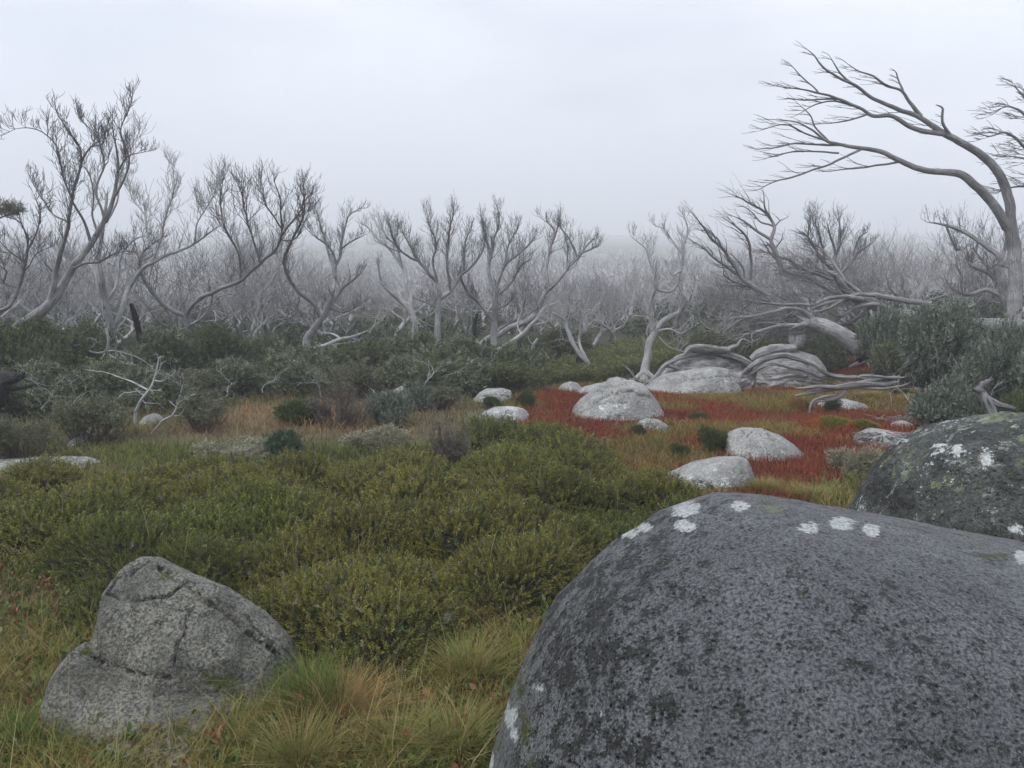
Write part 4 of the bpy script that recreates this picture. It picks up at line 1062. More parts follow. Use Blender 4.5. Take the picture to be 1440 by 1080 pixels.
me = mesh_np('dead_forest', np.concatenate(VV), [np.concatenate(QQ)], M_FAR, {'rad': np.concatenate(RR), 'grain': np.concatenate(GG)})
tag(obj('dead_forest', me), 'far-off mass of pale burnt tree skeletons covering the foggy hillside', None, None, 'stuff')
# ------------------------------------------------------------------ plants
M_LEAF = mat_col('leaves', 0.0, 0.55, 0.35, 0.25)
M_GRASS = mat_col('grass blades', 0.0, 0.7, 0.2, 0.3)
M_HEATHB = mat_col('heath underlayer', 14.0, 0.95, 0.1)
M_STEM = mat_bark('shrub stems', (0.24, 0.20, 0.18), (0.10, 0.08, 0.07), (0.13, 0.085, 0.075))
M_STEMG = mat_bark('grey shrub stems', (0.50, 0.48, 0.46), (0.25, 0.24, 0.23), (0.32, 0.29, 0.27))
rg = np.random.default_rng(2024)
A3 = lambda *c: np.array(c, float)

def blades(base, h, width, lean, c0, c1, r, bend=0.6, az=None, wind=None):
    """curved tapering blades; base (n,3), h/width/lean (n,), colours (n,3)"""
    n = len(base)
    az = r.uniform(0, 2 * np.pi, n) if az is None else az
    d = np.stack([np.cos(az), np.sin(az), np.zeros(n)], -1)
    fa = az + np.pi / 2 + r.normal(0, 0.5, n)
    s = np.stack([np.cos(fa), np.sin(fa), np.zeros(n)], -1)
    V = np.zeros((n, 7, 3)); C = np.zeros((n, 7, 3))
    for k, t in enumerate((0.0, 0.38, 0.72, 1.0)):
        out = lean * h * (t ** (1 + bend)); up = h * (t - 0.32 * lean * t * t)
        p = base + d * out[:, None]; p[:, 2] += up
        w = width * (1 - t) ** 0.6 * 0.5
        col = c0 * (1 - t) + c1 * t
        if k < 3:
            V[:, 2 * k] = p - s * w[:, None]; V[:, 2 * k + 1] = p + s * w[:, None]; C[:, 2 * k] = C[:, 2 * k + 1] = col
        else:
            V[:, 6] = p; C[:, 6] = col
    o = (np.arange(n) * 7)[:, None]
    Q = np.concatenate([o + [[0, 1, 3, 2]], o + [[2, 3, 5, 4]]]); Tt = o + [[4, 5, 6]]
    return V.reshape(-1, 3), Q, Tt, C.reshape(-1, 3)
def stuff_mesh(name, parts, mat, label, kind='stuff'):
    V, Q, Tt, C = [], [], [], []; off = 0
    for v, q, t, c in parts:
        V.append(v); C.append(c)
        if len(q): Q.append(q + off)
        if len(t): Tt.append(t + off)
        off += len(v)
    fl = ([np.concatenate(Q)] if Q else []) + ([np.concatenate(Tt)] if Tt else [])
    me = mesh_np(name, np.concatenate(V), fl, mat, {'col': np.concatenate(C)}, smooth=False)
    return tag(obj(name, me), label, None, None, kind)
def instances(proto, T, R, S, col, cvar=None):
    """proto (V, Q, tone per vertex) placed n times: T (n,3), R (n,3,3), S (n,)"""
    pv, pq, pt = proto; n = len(T)
    V = np.einsum('nij,vj->nvi', R, pv) * S[:, None, None] + T[:, None, :]
    o = (np.arange(n) * len(pv))[:, None, None]
    Q = (pq[None] + o).reshape(-1, 4)
    C = (col[:, None, :] * pt[None, :, None])
    return V.reshape(-1, 3), Q, np.zeros((0, 3), int), C.reshape(-1, 3)
def rots(up, az):
    """frames whose z axis follows up"""
    z = up / np.linalg.norm(up, axis=1, keepdims=True)
    a = np.stack([np.cos(az), np.sin(az), np.zeros(len(az))], -1)
    x = np.cross(a, z); x /= np.linalg.norm(x, axis=1, keepdims=True) + 1e-9
    y = np.cross(z, x)
    return np.stack([x, y, z], -1)
def leafy(seed, nleaf, L, lw, llen, spread=60, whorl=True, stem=True):
    """a sprig of length L with nleaf leaves"""
    r = np.random.default_rng(seed); V, Q, Tn = [], [], []; off = 0
    bx, by = r.normal(0, 0.12, 2) * L
    for k in range(nleaf):
        t = 0.12 + 0.88 * (k + 0.5) / nleaf
        p = A3(bx * t * t, by * t * t, L * t)
        az = k * 2.4 + r.uniform(-0.4, 0.4); el = math.radians(90 - spread * (1.1 - 0.55 * t) + r.normal(0, 9))
        d = A3(math.cos(az) * math.cos(el), math.sin(az) * math.cos(el), math.sin(el))
        s = unit(np.cross(d, A3(0, 0, 1) + r.normal(0, 0.35, 3)))
        l = llen * r.uniform(0.75, 1.15); w = lw * r.uniform(0.8, 1.2)
        V += [p, p + d * l * 0.5 + s * w / 2, p + d * l, p + d * l * 0.5 - s * w / 2]
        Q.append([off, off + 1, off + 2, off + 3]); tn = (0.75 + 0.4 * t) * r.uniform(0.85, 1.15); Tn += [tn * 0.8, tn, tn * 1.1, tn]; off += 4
    if stem:
        w = L * 0.02
        V += [A3(-w, 0, -L * 0.6), A3(w, 0, -L * 0.6), A3(bx + w * .4, by, L), A3(bx - w * .4, by, L)]; Q.append([off, off + 1, off + 2, off + 3]); Tn += [0.5] * 4
    return np.array(V), np.array(Q), np.array(Tn)

# ---------------- low green heath carpet
GX0, GX1, GY0, GY1, GS = -11.0, 7.0, 1.5, 14.0, 0.05
gx = np.arange(GX0, GX1, GS); gy = np.arange(GY0, GY1, GS)
MX, MY = np.meshgrid(gx, gy)
m = (in_poly(MX + n2(MX, MY, 1.3, 3, 51) * 0.35, MY + n2(MX, MY, 1.3, 3, 52) * 0.35, HEATH) | in_poly(MX, MY, HEATH2)).astype(float)
for _ in range(6):
    for ax in (0, 1):
        m = (np.roll(m, 1, ax) + np.roll(m, 2, ax) + m + np.roll(m, -1, ax) + np.roll(m, -2, ax)) / 5
cen = rg.uniform([GX0, GY0], [GX1, GY1], (640, 2)); cr = rg.uniform(0.22, 0.62, 640); chh = rg.uniform(0.3, 1.0, 640)
dome = np.zeros_like(MX)
for (cx_, cy_), rr, hh in zip(cen, cr, chh):
    dd = ((MX - cx_) ** 2 + (MY - cy_) ** 2) / rr ** 2
    dome = np.maximum(dome, hh * np.sqrt(np.clip(1 - dd, 0, 1)))
HC = sstep(0.15, 0.75, m) * (0.07 + 0.31 * dome + 0.05 * n2(MX, MY, 3.0, 3, 55))
# clear the ground round the rocks
def clear_zone(x, y, rx, ry):
    global HC
    HC = HC * sstep(0.8, 1.25, np.hypot((MX - x) / rx, (MY - y) / ry))
wx, wy = P(250, 900, 3.35)[:2]
clear_zone(wx, wy - 0.1, 0.62, 0.5); clear_zone(1.5, 2.35, 1.6, 1.15)
def hc(x, y):
    i = np.clip((np.asarray(x) - GX0) / GS, 0, len(gx) - 2); j = np.clip((np.asarray(y) - GY0) / GS, 0, len(gy) - 2)
    i0 = i.astype(int); j0 = j.astype(int); fx = i - i0; fy = j - j0
    return (HC[j0, i0] * (1 - fx) + HC[j0, i0 + 1] * fx) * (1 - fy) + (HC[j0 + 1, i0] * (1 - fx) + HC[j0 + 1, i0 + 1] * fx) * fy
ROCKS = []   # (x, y, rx, ry) footprints plants keep clear of
for o in list(COL.objects):
    if o.name.split('.')[0] in ('rock', 'boulder') and o.type == 'MESH':
        b = np.array([v[:] for v in o.bound_box]) + np.array(o.location)
        ROCKS.append(((b[:, 0].min() + b[:, 0].max()) / 2, (b[:, 1].min() + b[:, 1].max()) / 2, (b[:, 0].max() - b[:, 0].min()) / 2, (b[:, 1].max() - b[:, 1].min()) / 2))
ROCKS.append((wx, wy, 0.56, 0.40))
def off_rocks(x, y, k=0.97):
    ok = np.ones(len(x), bool)
    for cx_, cy_, rx, ry in ROCKS:
        ok &= ((x - cx_) / (rx * k)) ** 2 + ((y - cy_) / (ry * k)) ** 2 > 1
    return ok
def in_view(x, y, margin=330):
    px, py, d = project(np.stack([x, y, G(x, y)], -1))
    return (d > 0.5) & (px > -margin) & (px < 1440 + margin) & (py < 1080 + margin * 3)
def scatter(n, x0, x1, y0, y1, r, fn=None, power=1.0):
    """random points, denser near the camera when power > 1"""
    y = y0 + (y1 - y0) * r.uniform(0, 1, n) ** power
    x = r.uniform(x0, x1, n)
    ok = in_view(x, y)
    if fn is not None: ok &= fn(x, y)
    return x[ok], y[ok]

def build_heath():
    parts = []
    sel = HC > 0.03
    # woody underlayer, its colour darkened to paint deeper shade into the gaps
    ny, nx = HC.shape
    idx = np.arange(ny * nx).reshape(ny, nx)
    z = G(MX.ravel(), MY.ravel()).reshape(MX.shape) + HC * 0.55 - 0.03 + 0.02 * n2(MX, MY, 8, 2, 3)
    V = np.stack([MX.ravel(), MY.ravel(), z.ravel()], -1)
    F = np.stack([idx[:-1, :-1], idx[:-1, 1:], idx[1:, 1:], idx[1:, :-1]], -1).reshape(-1, 4)
    keep = sel.ravel()[F].any(1); F = F[keep]
    used = np.unique(F); re = np.full(ny * nx, -1); re[used] = np.arange(len(used))
    V = V[used]; F = re[F]
    cc = np.tile(A3(0.022, 0.021, 0.012), (len(V), 1)) * (1 + 0.4 * n2(V[:, 0], V[:, 1], 4, 3, 8)[:, None])
    me = mesh_np('heath_base', V, [F], M_HEATHB, {'col': cc})
    parts = []
    protos = [leafy(500 + k, 18, 0.085, 0.0075, 0.019, 62) for k in range(5)]
    for (y0, y1, n, sc) in ((2.2, 5.0, 44000, 0.74), (5.0, 8.0, 66000, 1.02), (8.0, 13.0, 50000, 1.55)):
        x, y = scatter(n, -0.85 * y1, 0.45 * y1, y0, y1, rg, lambda a, b: hc(a, b) > 0.045)
        h = hc(x, y); e = 0.04
        gxx = (hc(x + e, y) - hc(x - e, y)) / (2 * e); gyy = (hc(x, y + e) - hc(x, y - e)) / (2 * e)
        up = np.stack([-gxx * 0.9, -gyy * 0.9, np.ones(len(x))], -1) + rg.normal(0, 0.42, (len(x), 3))
        up[:, 2] = np.abs(up[:, 2]) + 0.1
        zz = G(x, y) + h * (0.45 + 0.57 * rg.uniform(0, 1, len(x)) ** 0.6) - 0.035
        T_ = np.stack([x, y, zz], -1)
        tone = np.clip(1 + 0.35 * n2(x, y, 1.1, 3, 60) + rg.normal(0, 0.24, len(x)), 0.3, 2)
        gold = (0.75 * sstep(-0.3, 0.6, n2(x, y, 0.9, 3, 61) + 0.2 * sstep(6, 3.5, y) - 0.12 * sstep(-0.5, 2.0, x)) + 0.15 * (rg.uniform(0, 1, len(x)) - 0.3))[:, None]
        col = A3(0.115, 0.135, 0.026) * (1 - gold) + A3(0.18, 0.162, 0.036) * gold
        dk = (rg.uniform(0, 1, len(x)) < 0.16)[:, None]
        col = np.where(dk, A3(0.055, 0.075, 0.030), col)
        dry = (rg.uniform(0, 1, len(x)) < 0.035)[:, None]
        col = np.where(dry, A3(0.20, 0.17, 0.12), col) * tone[:, None]
        pick = rg.integers(0, 5, len(x))
        R_ = rots(up, rg.uniform(0, 6.28, len(x)))
        for k in range(5):
            q = pick == k
            parts.append(instances(protos[k], T_[q], R_[q], rg.uniform(0.75, 1.25, q.sum()) * sc, np.clip(col[q], 0.01, 1)))
    o = stuff_mesh('heath', parts, M_LEAF, 'dense carpet of small leaved olive green alpine heath')
    b = obj('underlayer', me, o)
    # thin bare twigs and pale grass stalks that stick out of the carpet
    n = 5200
    x, y = scatter(n, -9, 4.5, 2.6, 12, rg, lambda a, b: hc(a, b) > 0.08)
    h = hc(x, y)
    base = np.stack([x, y, G(x, y) + h * 0.6], -1)
    c = np.where((rg.uniform(0, 1, len(x)) < 0.5)[:, None], A3(0.30, 0.27, 0.14), A3(0.12, 0.09, 0.07))
    stuff_mesh('grass_stalks', [blades(base, h * 0.4 + rg.uniform(0.06, 0.24, len(x)), np.full(len(x), 0.0032) * (1 + y * 0.1), rg.uniform(0.1, 0.9, len(x)), c * 0.8, c, rg)], M_GRASS, 'sparse pale stalks poking through the green heath')
build_heath()

def not_heath(x, y): return (hc(x, y) < 0.05) & off_rocks(x, y) & ~((y > 6.2) & zone_masks(x, y)[0])
def build_grass():
    # ---- grass close to the camera, in tufts of green and straw
    parts = []
    for (y0, y1, nt, per, hh, w, x0, x1) in ((1.5, 4.2, 4200, 20, 0.135, 0.0032, -3.6, 0.7), (4.2, 9.5, 6500, 15, 0.14, 0.0065, -9, 6.5)):
        x, y = scatter(nt, x0, x1, y0, y1, rg, not_heath)
        k = len(x); rep = np.repeat(np.arange(k), per)
        sp = 0.045
        bx = x[rep] + rg.normal(0, sp, len(rep)); by = y[rep] + rg.normal(0, sp, len(rep))
        ok = not_heath(bx, by); rep, bx, by = rep[ok], bx[ok], by[ok]
        n = len(bx)
        big = 0.65 + 0.6 * sstep(-0.3, 0.5, n2(x, y, 1.2, 3, 71)); 
        straw = np.clip(0.22 + 0.9 * n2(x, y, 0.9, 3, 72) + rg.normal(0, 0.22, k), 0, 1)[rep][:, None]
        straw = np.clip(straw + rg.normal(0, 0.15, (n, 1)), 0, 1)
        c0 = A3(0.05, 0.075, 0.018) * (1 - straw) + A3(0.11, 0.085, 0.035) * straw
        c1 = A3(0.13, 0.19, 0.036) * (1 - straw) + A3(0.42, 0.33, 0.12) * straw
        rust = (rg.uniform(0, 1, (n, 1)) < 0.10); c1 = np.where(rust, A3(0.25, 0.13, 0.06), c1)
        h = hh * big[rep] * rg.uniform(0.5, 1.35, n)
        az0 = rg.uniform(0, 6.28, k)[rep] + rg.normal(0, 1.2, n)
        base = np.stack([bx, by, G(bx, by) - 0.01], -1)
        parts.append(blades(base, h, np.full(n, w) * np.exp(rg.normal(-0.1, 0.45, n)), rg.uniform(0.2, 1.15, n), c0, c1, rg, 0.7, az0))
    x, y = scatter(60000, -5, 1.2, 1.6, 6.5, rg, not_heath); n = len(x)
    c = np.where(rg.uniform(0, 1, (n, 1)) < 0.6, A3(0.30, 0.22, 0.11), A3(0.12, 0.085, 0.05)) * rg.uniform(0.5, 1.3, (n, 1))
    parts.append(blades(np.stack([x, y, G(x, y) - 0.004], -1), rg.uniform(0.03, 0.10, n), rg.uniform(0.003, 0.007, n), rg.uniform(1.3, 2.2, n), c * 0.8, c, rg, 0.2))
    stuff_mesh('grass', parts, M_GRASS, 'mixed green and straw coloured grass round the boulders')
    # long arching pale stalks
    x, y = scatter(900, -3.5, 0.8, 2.0, 5.5, rg, not_heath)
    n = len(x); c = A3(0.42, 0.35, 0.17) * rg.uniform(0.6, 1.1, (n, 1))
    stuff_mesh('seed_stalks', [blades(np.stack([x, y, G(x, y)], -1), rg.uniform(0.2, 0.48, n), np.full(n, 0.003), rg.uniform(0.3, 1.2, n), c * 0.7, c, rg, 0.9)], M_GRASS, 'long thin arching straw stalks over the grass')
    # ---- broad leaved litter and little herbs in the near grass
    hp = [leafy(540 + k, 7, 0.05, 0.013, 0.026, 70) for k in range(3)]
    x, y = scatter(5200, -3.4, 0.8, 1.8, 5.5, rg, not_heath); n = len(x)
    kind = rg.uniform(0, 1, (n, 1))
    col = np.where(kind < 0.55, A3(0.09, 0.13, 0.035), np.where(kind < 0.8, A3(0.16, 0.14, 0.04), A3(0.20, 0.09, 0.05)))
    ps = []
    pick = rg.integers(0, 3, n); up = A3(0, 0, 1) + rg.normal(0, 0.4, (n, 3)); R_ = rots(up, rg.uniform(0, 6.28, n))
    for k in range(3):
        q = pick == k
        ps.append(instances(hp[k], np.stack([x, y, G(x, y)], -1)[q], R_[q], rg.uniform(0.5, 2.0, q.sum()), col[q] * rg.uniform(0.7, 1.2, (q.sum(), 1))))
    stuff_mesh('ground_herbs', ps, M_LEAF, 'tiny green and rusty herbs among the grass stems')
def build_red():
    def fr(x, y):
        r_, h_, t_ = zone_masks(x, y); return r_ & off_rocks(x, y, 1.0) & (hc(x, y) < 0.06)
    x, y = scatter(330000, -3, 11, 6.0, 21, rg, fr, 0.9)
    # straw and olive patches open in the red
    pat = 1.25 * n2(x, y, 0.75, 3, 81) + 0.12 * n2(x, y, 2.2, 2, 82)
    px, py, _ = project(np.stack([x, y, G(x, y)], -1))
    for cx_, cy_, rx, ry in ((860,640,60,16),(1010,668,40,12),(1240,575,30,12),(1090,600,30,7),(910,632,95,26),(1120,692,110,17),(1270,548,45,16),(1070,565,55,14),(985,640,30,16),(1190,560,60,9),(960,575,30,8),(780,548,40,7),(700,600,30,8)):
        pat = pat + 0.85 * np.exp(-(((px - cx_) / rx) ** 2 + ((py - cy_) / ry) ** 2) * 1.4)
    st = (pat + rg.normal(0, 0.10, len(x))) > 0.36
    n = len(x)
    z = G(x, y)
    base = np.stack([x, y, z - 0.01], -1)
    h = np.where(st, rg.uniform(0.05, 0.17, n), rg.uniform(0.06, 0.17, n) * (0.75 + 0.35 * n2(x, y, 0.8, 2, 83)))
    w = np.where(st, 0.007, 0.0085) * (0.6 + y * 0.055)
    v = rg.uniform(0.65, 1.25, (n, 1))
    r1 = A3(0.25, 0.052, 0.036); r2 = A3(0.38, 0.135, 0.05); mixf = np.clip(0.35 + 0.8 * n2(x, y, 0.7, 3, 84)[:, None] + rg.normal(0, 0.2, (n, 1)), 0, 1)
    cr_ = (r1 * (1 - mixf) + r2 * mixf) * v
    m2_ = np.clip(0.5 + n2(x, y, 1.0, 3, 85)[:, None] + rg.normal(0, 0.25, (n, 1)), 0, 1)
    cs = (A3(0.36, 0.24, 0.08) * m2_ + A3(0.14, 0.15, 0.045) * (1 - m2_)) * v
    c1 = np.where(st[:, None], cs, cr_)
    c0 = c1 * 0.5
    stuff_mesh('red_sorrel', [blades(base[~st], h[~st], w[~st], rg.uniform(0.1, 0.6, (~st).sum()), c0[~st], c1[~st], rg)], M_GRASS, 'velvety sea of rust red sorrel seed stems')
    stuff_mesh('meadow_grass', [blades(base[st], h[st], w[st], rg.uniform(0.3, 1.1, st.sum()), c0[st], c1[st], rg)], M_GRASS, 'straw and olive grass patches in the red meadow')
def build_scrub():
    # ---- pale dry herbs between heath and shrubs, and mixed low growth to the tree line
    def ft(x, y):
        r_, h_, t_ = zone_masks(x, y); return ~r_ & (hc(x, y) < 0.06) & off_rocks(x, y)
    x, y = scatter(215000, -24, 22, 6.5, 27, rg, ft, 0.95)
    n = len(x); r_, h_, tan = zone_masks(x, y)
    a = n2(x, y, 0.7, 3, 91)[:, None] + rg.normal(0, 0.15, (n, 1)); b = n2(x, y, 0.35, 3, 92)[:, None] + rg.normal(0, 0.15, (n, 1))
    c = np.where(a > 0.12, A3(0.25, 0.20, 0.12), np.where(a > -0.12, A3(0.15, 0.155, 0.07), A3(0.085, 0.10, 0.04)))
    c = np.where(b > 0.30, A3(0.32, 0.205, 0.10), c)
    c = np.where(tan[:, None], c * A3(1.1, 1.08, 1.15), c * A3(0.8, 0.9, 0.75)) * rg.uniform(0.8, 1.4, (n, 1))
    far = sstep(14, 20, y)[:, None]; c = c * (1 - far) + A3(0.10, 0.11, 0.045) * far * rg.uniform(0.6, 1.2, (n, 1))
    h = rg.uniform(0.07, 0.24, n) * (1 + 0.4 * n2(x, y, 0.9, 2, 93))
    stuff_mesh('dry_herbs', [blades(np.stack([x, y, G(x, y) - 0.01], -1), h, 0.010 * (0.5 + y * 0.06), rg.uniform(0.2, 1.0, n), c * 0.5, c, rg)], M_GRASS, 'wispy tan, orange and olive low growth before the shrubs')
build_grass(); build_red(); build_scrub()

# ---------------- shrubs
def shrub_proto(seed, shape, nclus, leaves, L, lw, llen, cols, stems, mat_stem, bare=0.0, spread=65, hollow=0.5, droop=0.0, clump=0.16):
    """unit-sized bush (half width 1, height 1) with a crown of leaf sprays on many stems"""
    r = np.random.default_rng(seed)
    protos = [leafy(seed * 10 + k, leaves, L, lw, llen, spread, stem=False) for k in range(4)]
    lobes = []
    for k in range(shape):
        a = r.uniform(0, 6.28); d = r.uniform(0.25, 0.72)
        lobes.append((math.cos(a) * d, math.sin(a) * d, r.uniform(0.22, 0.74) * (1.1 - 0.4 * d), r.uniform(0.20, 0.42), r.uniform(0.18, 0.30)))
    lobes.append((0, 0, 0.55, 0.42, 0.40))
    T_, U_, I_ = [], [], []
    sA = Acc()
    for k in range(nclus):
        lx, ly, lz, lr, lh = lobes[k % len(lobes)]
        d = unit(r.normal(0, 1, 3)); rr = r.uniform(hollow, 1.0) ** 0.5
        p = A3(lx + d[0] * lr * rr, ly + d[1] * lr * rr, lz + d[2] * lh * rr)
        if p[2] < bare * r.uniform(0.6, 1.2): continue
        p[2] = max(p[2], 0.05)
        out = unit(A3(d[0], d[1], d[2] * 0.7 + 0.35))
        m_ = r.integers(5, 9)
        tn = r.uniform(0.7, 1.25) 
        for q in range(m_):
            T_.append(p + r.normal(0, clump * 0.45, 3) * A3(1, 1, 0.8)); U_.append(out + r.normal(0, 0.6, 3) - A3(0, 0, droop)); I_.append(tn * r.uniform(0.8, 1.2))
        if k % max(1, nclus // stems) == 0:
            b = A3(lx * 0.25 + r.normal(0, 0.07), ly * 0.25 + r.normal(0, 0.07), -0.08)
            md = (b + p) / 2 + A3(p[0] * 0.15, p[1] * 0.15, -0.06) + r.normal(0, 0.05, 3)
            pts, par = resample([b, md, p], 0.09, 0.05, r)
            sA.tube(pts, 0.022 * (1 - 0.8 * par) + 0.003, 5)
            for w in range(3):
                i = int(len(pts) * r.uniform(0.3, 0.9)); i = min(i, len(pts) - 1)
                e = pts[i] + unit(r.normal(0, 1, 3) + A3(0, 0, 0.8)) * r.uniform(0.12, 0.3)
                sA.tube(np.array([pts[i], (pts[i] + e) / 2 + r.normal(0, 0.02, 3), e]), [0.009, 0.006, 0.003], 4)
    T_ = np.array(T_); U_ = np.array(U_); I_ = np.array(I_)
    n = len(T_); R_ = rots(U_, r.uniform(0, 6.28, n)); pick = r.integers(0, 4, n)
    ci = r.integers(0, len(cols), n); C = np.array(cols)[ci] * I_[:, None]
    V, Q, CC = [], [], []; off = 0
    for k in range(4):
        q = pick == k
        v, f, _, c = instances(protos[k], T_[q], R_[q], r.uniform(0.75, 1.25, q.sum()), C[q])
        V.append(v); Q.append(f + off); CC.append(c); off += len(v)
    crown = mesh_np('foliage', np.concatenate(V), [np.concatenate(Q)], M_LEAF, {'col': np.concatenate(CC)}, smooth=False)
    return crown, sA.mesh('stems', mat_stem)
GUM = [A3(0.105, 0.13, 0.06), A3(0.13, 0.155, 0.08), A3(0.06, 0.082, 0.036), A3(0.24, 0.25, 0.17)]
OLIVE = [A3(0.095, 0.115, 0.042), A3(0.135, 0.145, 0.06), A3(0.06, 0.08, 0.032)]
BLUE = [A3(0.11, 0.145, 0.10), A3(0.16, 0.19, 0.15), A3(0.07, 0.095, 0.06), A3(0.25, 0.28, 0.23)]
LEGGY = [A3(0.10, 0.12, 0.06), A3(0.17, 0.185, 0.12), A3(0.11, 0.10, 0.06)]
PURP = [A3(0.15, 0.14, 0.12), A3(0.13, 0.10, 0.09), A3(0.20, 0.19, 0.15)]
TEAL = [A3(0.045, 0.08, 0.045), A3(0.065, 0.105, 0.058)]
SAGE = [A3(0.28, 0.27, 0.19), A3(0.20, 0.20, 0.12), A3(0.34, 0.32, 0.24)]
GRN = [A3(0.06, 0.09, 0.025), A3(0.09, 0.12, 0.03), A3(0.045, 0.065, 0.02)]
PR = {}
for k in range(3): PR['gum', k] = shrub_proto(900 + k, 8, 640, 9, 0.12, 0.020, 0.062, GUM, 26, M_STEMG, 0.12, 75, 0.35)
for k in range(2): PR['olive', k] = shrub_proto(910 + k, 8, 700, 10, 0.11, 0.018, 0.045, OLIVE, 20, M_STEM, 0.08, 70, 0.35)
for k in range(3): PR['blue', k] = shrub_proto(920 + k, 8, 760, 10, 0.10, 0.015, 0.05, BLUE, 18, M_STEM, 0.05, 50, 0.35)
for k in range(2): PR['leggy', k] = shrub_proto(930 + k, 7, 300, 9, 0.12, 0.017, 0.05, LEGGY, 60, M_STEM, 0.42, 70, 0.25)
for k in range(2): PR['purple', k] = shrub_proto(940 + k, 6, 210, 8, 0.12, 0.012, 0.035, PURP, 90, M_STEM, 0.3, 60, 0.2)
PR['teal', 0] = shrub_proto(950, 6, 260, 10, 0.16, 0.03, 0.075, TEAL, 12, M_STEM, 0.1, 70, 0.3)
for k in range(2): PR['sage', k] = shrub_proto(960 + k, 7, 420, 12, 0.16, 0.016, 0.05, SAGE, 20, M_STEMG, 0.0, 40, 0.3)
for k in range(2): PR['green', k] = shrub_proto(970 + k, 6, 420, 14, 0.16, 0.012, 0.07, GRN, 10, M_STEM, 0.0, 40, 0.3)
cnt = {}
def shrub(kind, cx_, top, bot, hw, label, cat='shrub', name='shrub', Y=None, group=None, wscale=1.0):
    k = cnt.get(kind, 0); cnt[kind] = k + 1
    ks = [q for q in PR if q[0] == kind]; cr_, st = PR[ks[k % len(ks)]]
    if Y is None: x, y, z = on_ground(cx_, bot)
    else: x = P(cx_, bot, Y)[0]; y = Y; z = Gs(x, y)
    hwm = hw * y / FPX; y2 = y + (hwm * 0.7 if Y is None else 0)
    x = x * y2 / y; z = Gs(x, y2)
    ht = P(cx_, top, y2)[2] - z
    root = empty(name, (x, y2, z), label, cat, group)
    root.rotation_euler = (0, 0, (k * 2.4) % 6.28); s = hwm / 0.95
    root.scale = (s, s, max(0.12, ht) / 0.98)
    obj('foliage', cr_, root); obj('stems', st, root)
    return root
S = shrub
# back row under the dead trees
S('olive', 30, 455, 560, 75, 'dark green bush in front of the big leaning pale trunk', Y=14.5)
S('olive', 118, 452, 560, 62, 'dark green bush at the foot of the upright white trunk', Y=16)
S('gum', 225, 468, 560, 62, 'tall rounded dark shrub beside the low forked tree', Y=17)
S('olive', 300, 462, 560, 56, 'dark rounded shrub just past the stem of the low forked tree', Y=18)
S('gum', 372, 468, 560, 48, 'grey green shrub below the slender fog-faded tree', Y=18.5)
S('gum', 440, 486, 560, 58, 'low grey green shrub at the foot of the S-curved dead tree', Y=18)
S('olive', 520, 478, 570, 58, 'olive shrub under the pale fallen branch', Y=18)
S('gum', 585, 470, 570, 52, 'grey green shrub hiding the base of the bowed dead tree', Y=18.5)
S('gum', 648, 472, 570, 58, 'round bushy shrub in front of the fan-shaped dead tree', Y=17)
S('gum', 722, 482, 570, 44, 'soft grey green shrub beside the bright white flat rock', Y=17)
S('olive', 800, 462, 530, 50, 'dark shrub low behind the small tree on the charred stump', Y=24)
S('olive', 740, 470, 540, 34, 'dark bush between the white flat rock and the thicket', Y=22)
S('olive', 1000, 470, 520, 44, 'dark green bush behind the grey rock ledge', Y=22)
S('olive', 1062, 476, 520, 36, 'olive bush peeping over the fallen silvery log', Y=19)
# middle row
S('gum', 60, 515, 600, 66, 'mottled grey green shrub beside the charred stump', Y=12.5)
S('gum', 145, 505, 600, 66, 'open grey green shrub behind the white dead sapling', Y=13.5)
S('leggy', 250, 520, 600, 60, 'straggly shrub with reddish twigs below the forked tree', Y=14)
S('gum', 335, 505, 600, 62, 'wide grey green shrub above the orange herb patch', Y=15)
S('gum', 410, 500, 590, 56, 'deep green shrub with a dense leafy dome', Y=15.5)
S('leggy', 495, 508, 590, 58, 'thin leaved shrub with bare brown twigs showing', Y=14.5)
S('gum', 572, 500, 590, 56, 'feathery grey green shrub above the hidden pale rock', Y=15)
S('gum', 655, 505, 585, 58, 'broad shrub spilling toward the flat pale rocks', Y=15)
S('olive', 712, 510, 560, 50, 'dark olive low shrub left of the smooth pale rock'.replace(' left of ', ' just beyond '), Y=15.5)
S('leggy', 612, 540, 600, 40, 'thin twiggy shrub beside the hidden pale rock', Y=13)
# front row
S('leggy', 28, 585, 650, 48, 'low blue green bush with leafy top by the long pale slab')
S('leggy', 130, 555, 628, 62, 'leggy shrub with bare forked stems over a little round rock')
S('leggy', 285, 548, 612, 58, 'bowl-shaped leggy shrub with many bare spreading stems')
S('gum', 215, 520, 590, 50, 'dense shrub directly behind the forked bleached branch', Y=13)
S('teal', 408, 607, 648, 36, 'small dark teal bush with glossy leaves in pale dry herbs')
S('purple', 478, 530, 606, 46, 'purplish leafless looking shrub beside grey foliage')
S('blue', 552, 548, 600, 44, 'grey green clump in front of the hidden pale rock')
S('blue', 590, 536, 580, 26, 'small round grey bush behind the grey green clump')
S('purple', 622, 586, 668, 44, 'wispy shrub of bare purplish twigs rising from the green heath')
S('sage', 672, 582, 625, 26, 'pale sage coloured tuft beside the flat white rock')
S('green', 690, 558, 575, 18, 'small olive tuft between the two flat rocks')
S('green', 428, 560, 600, 40, 'olive green mound in the orange herb patch')
S('sage', 540, 603, 640, 50, 'spreading patch of silvery sage scrub')
S('sage', 330, 618, 655, 60, 'low pale sage scrub edging the green heath')
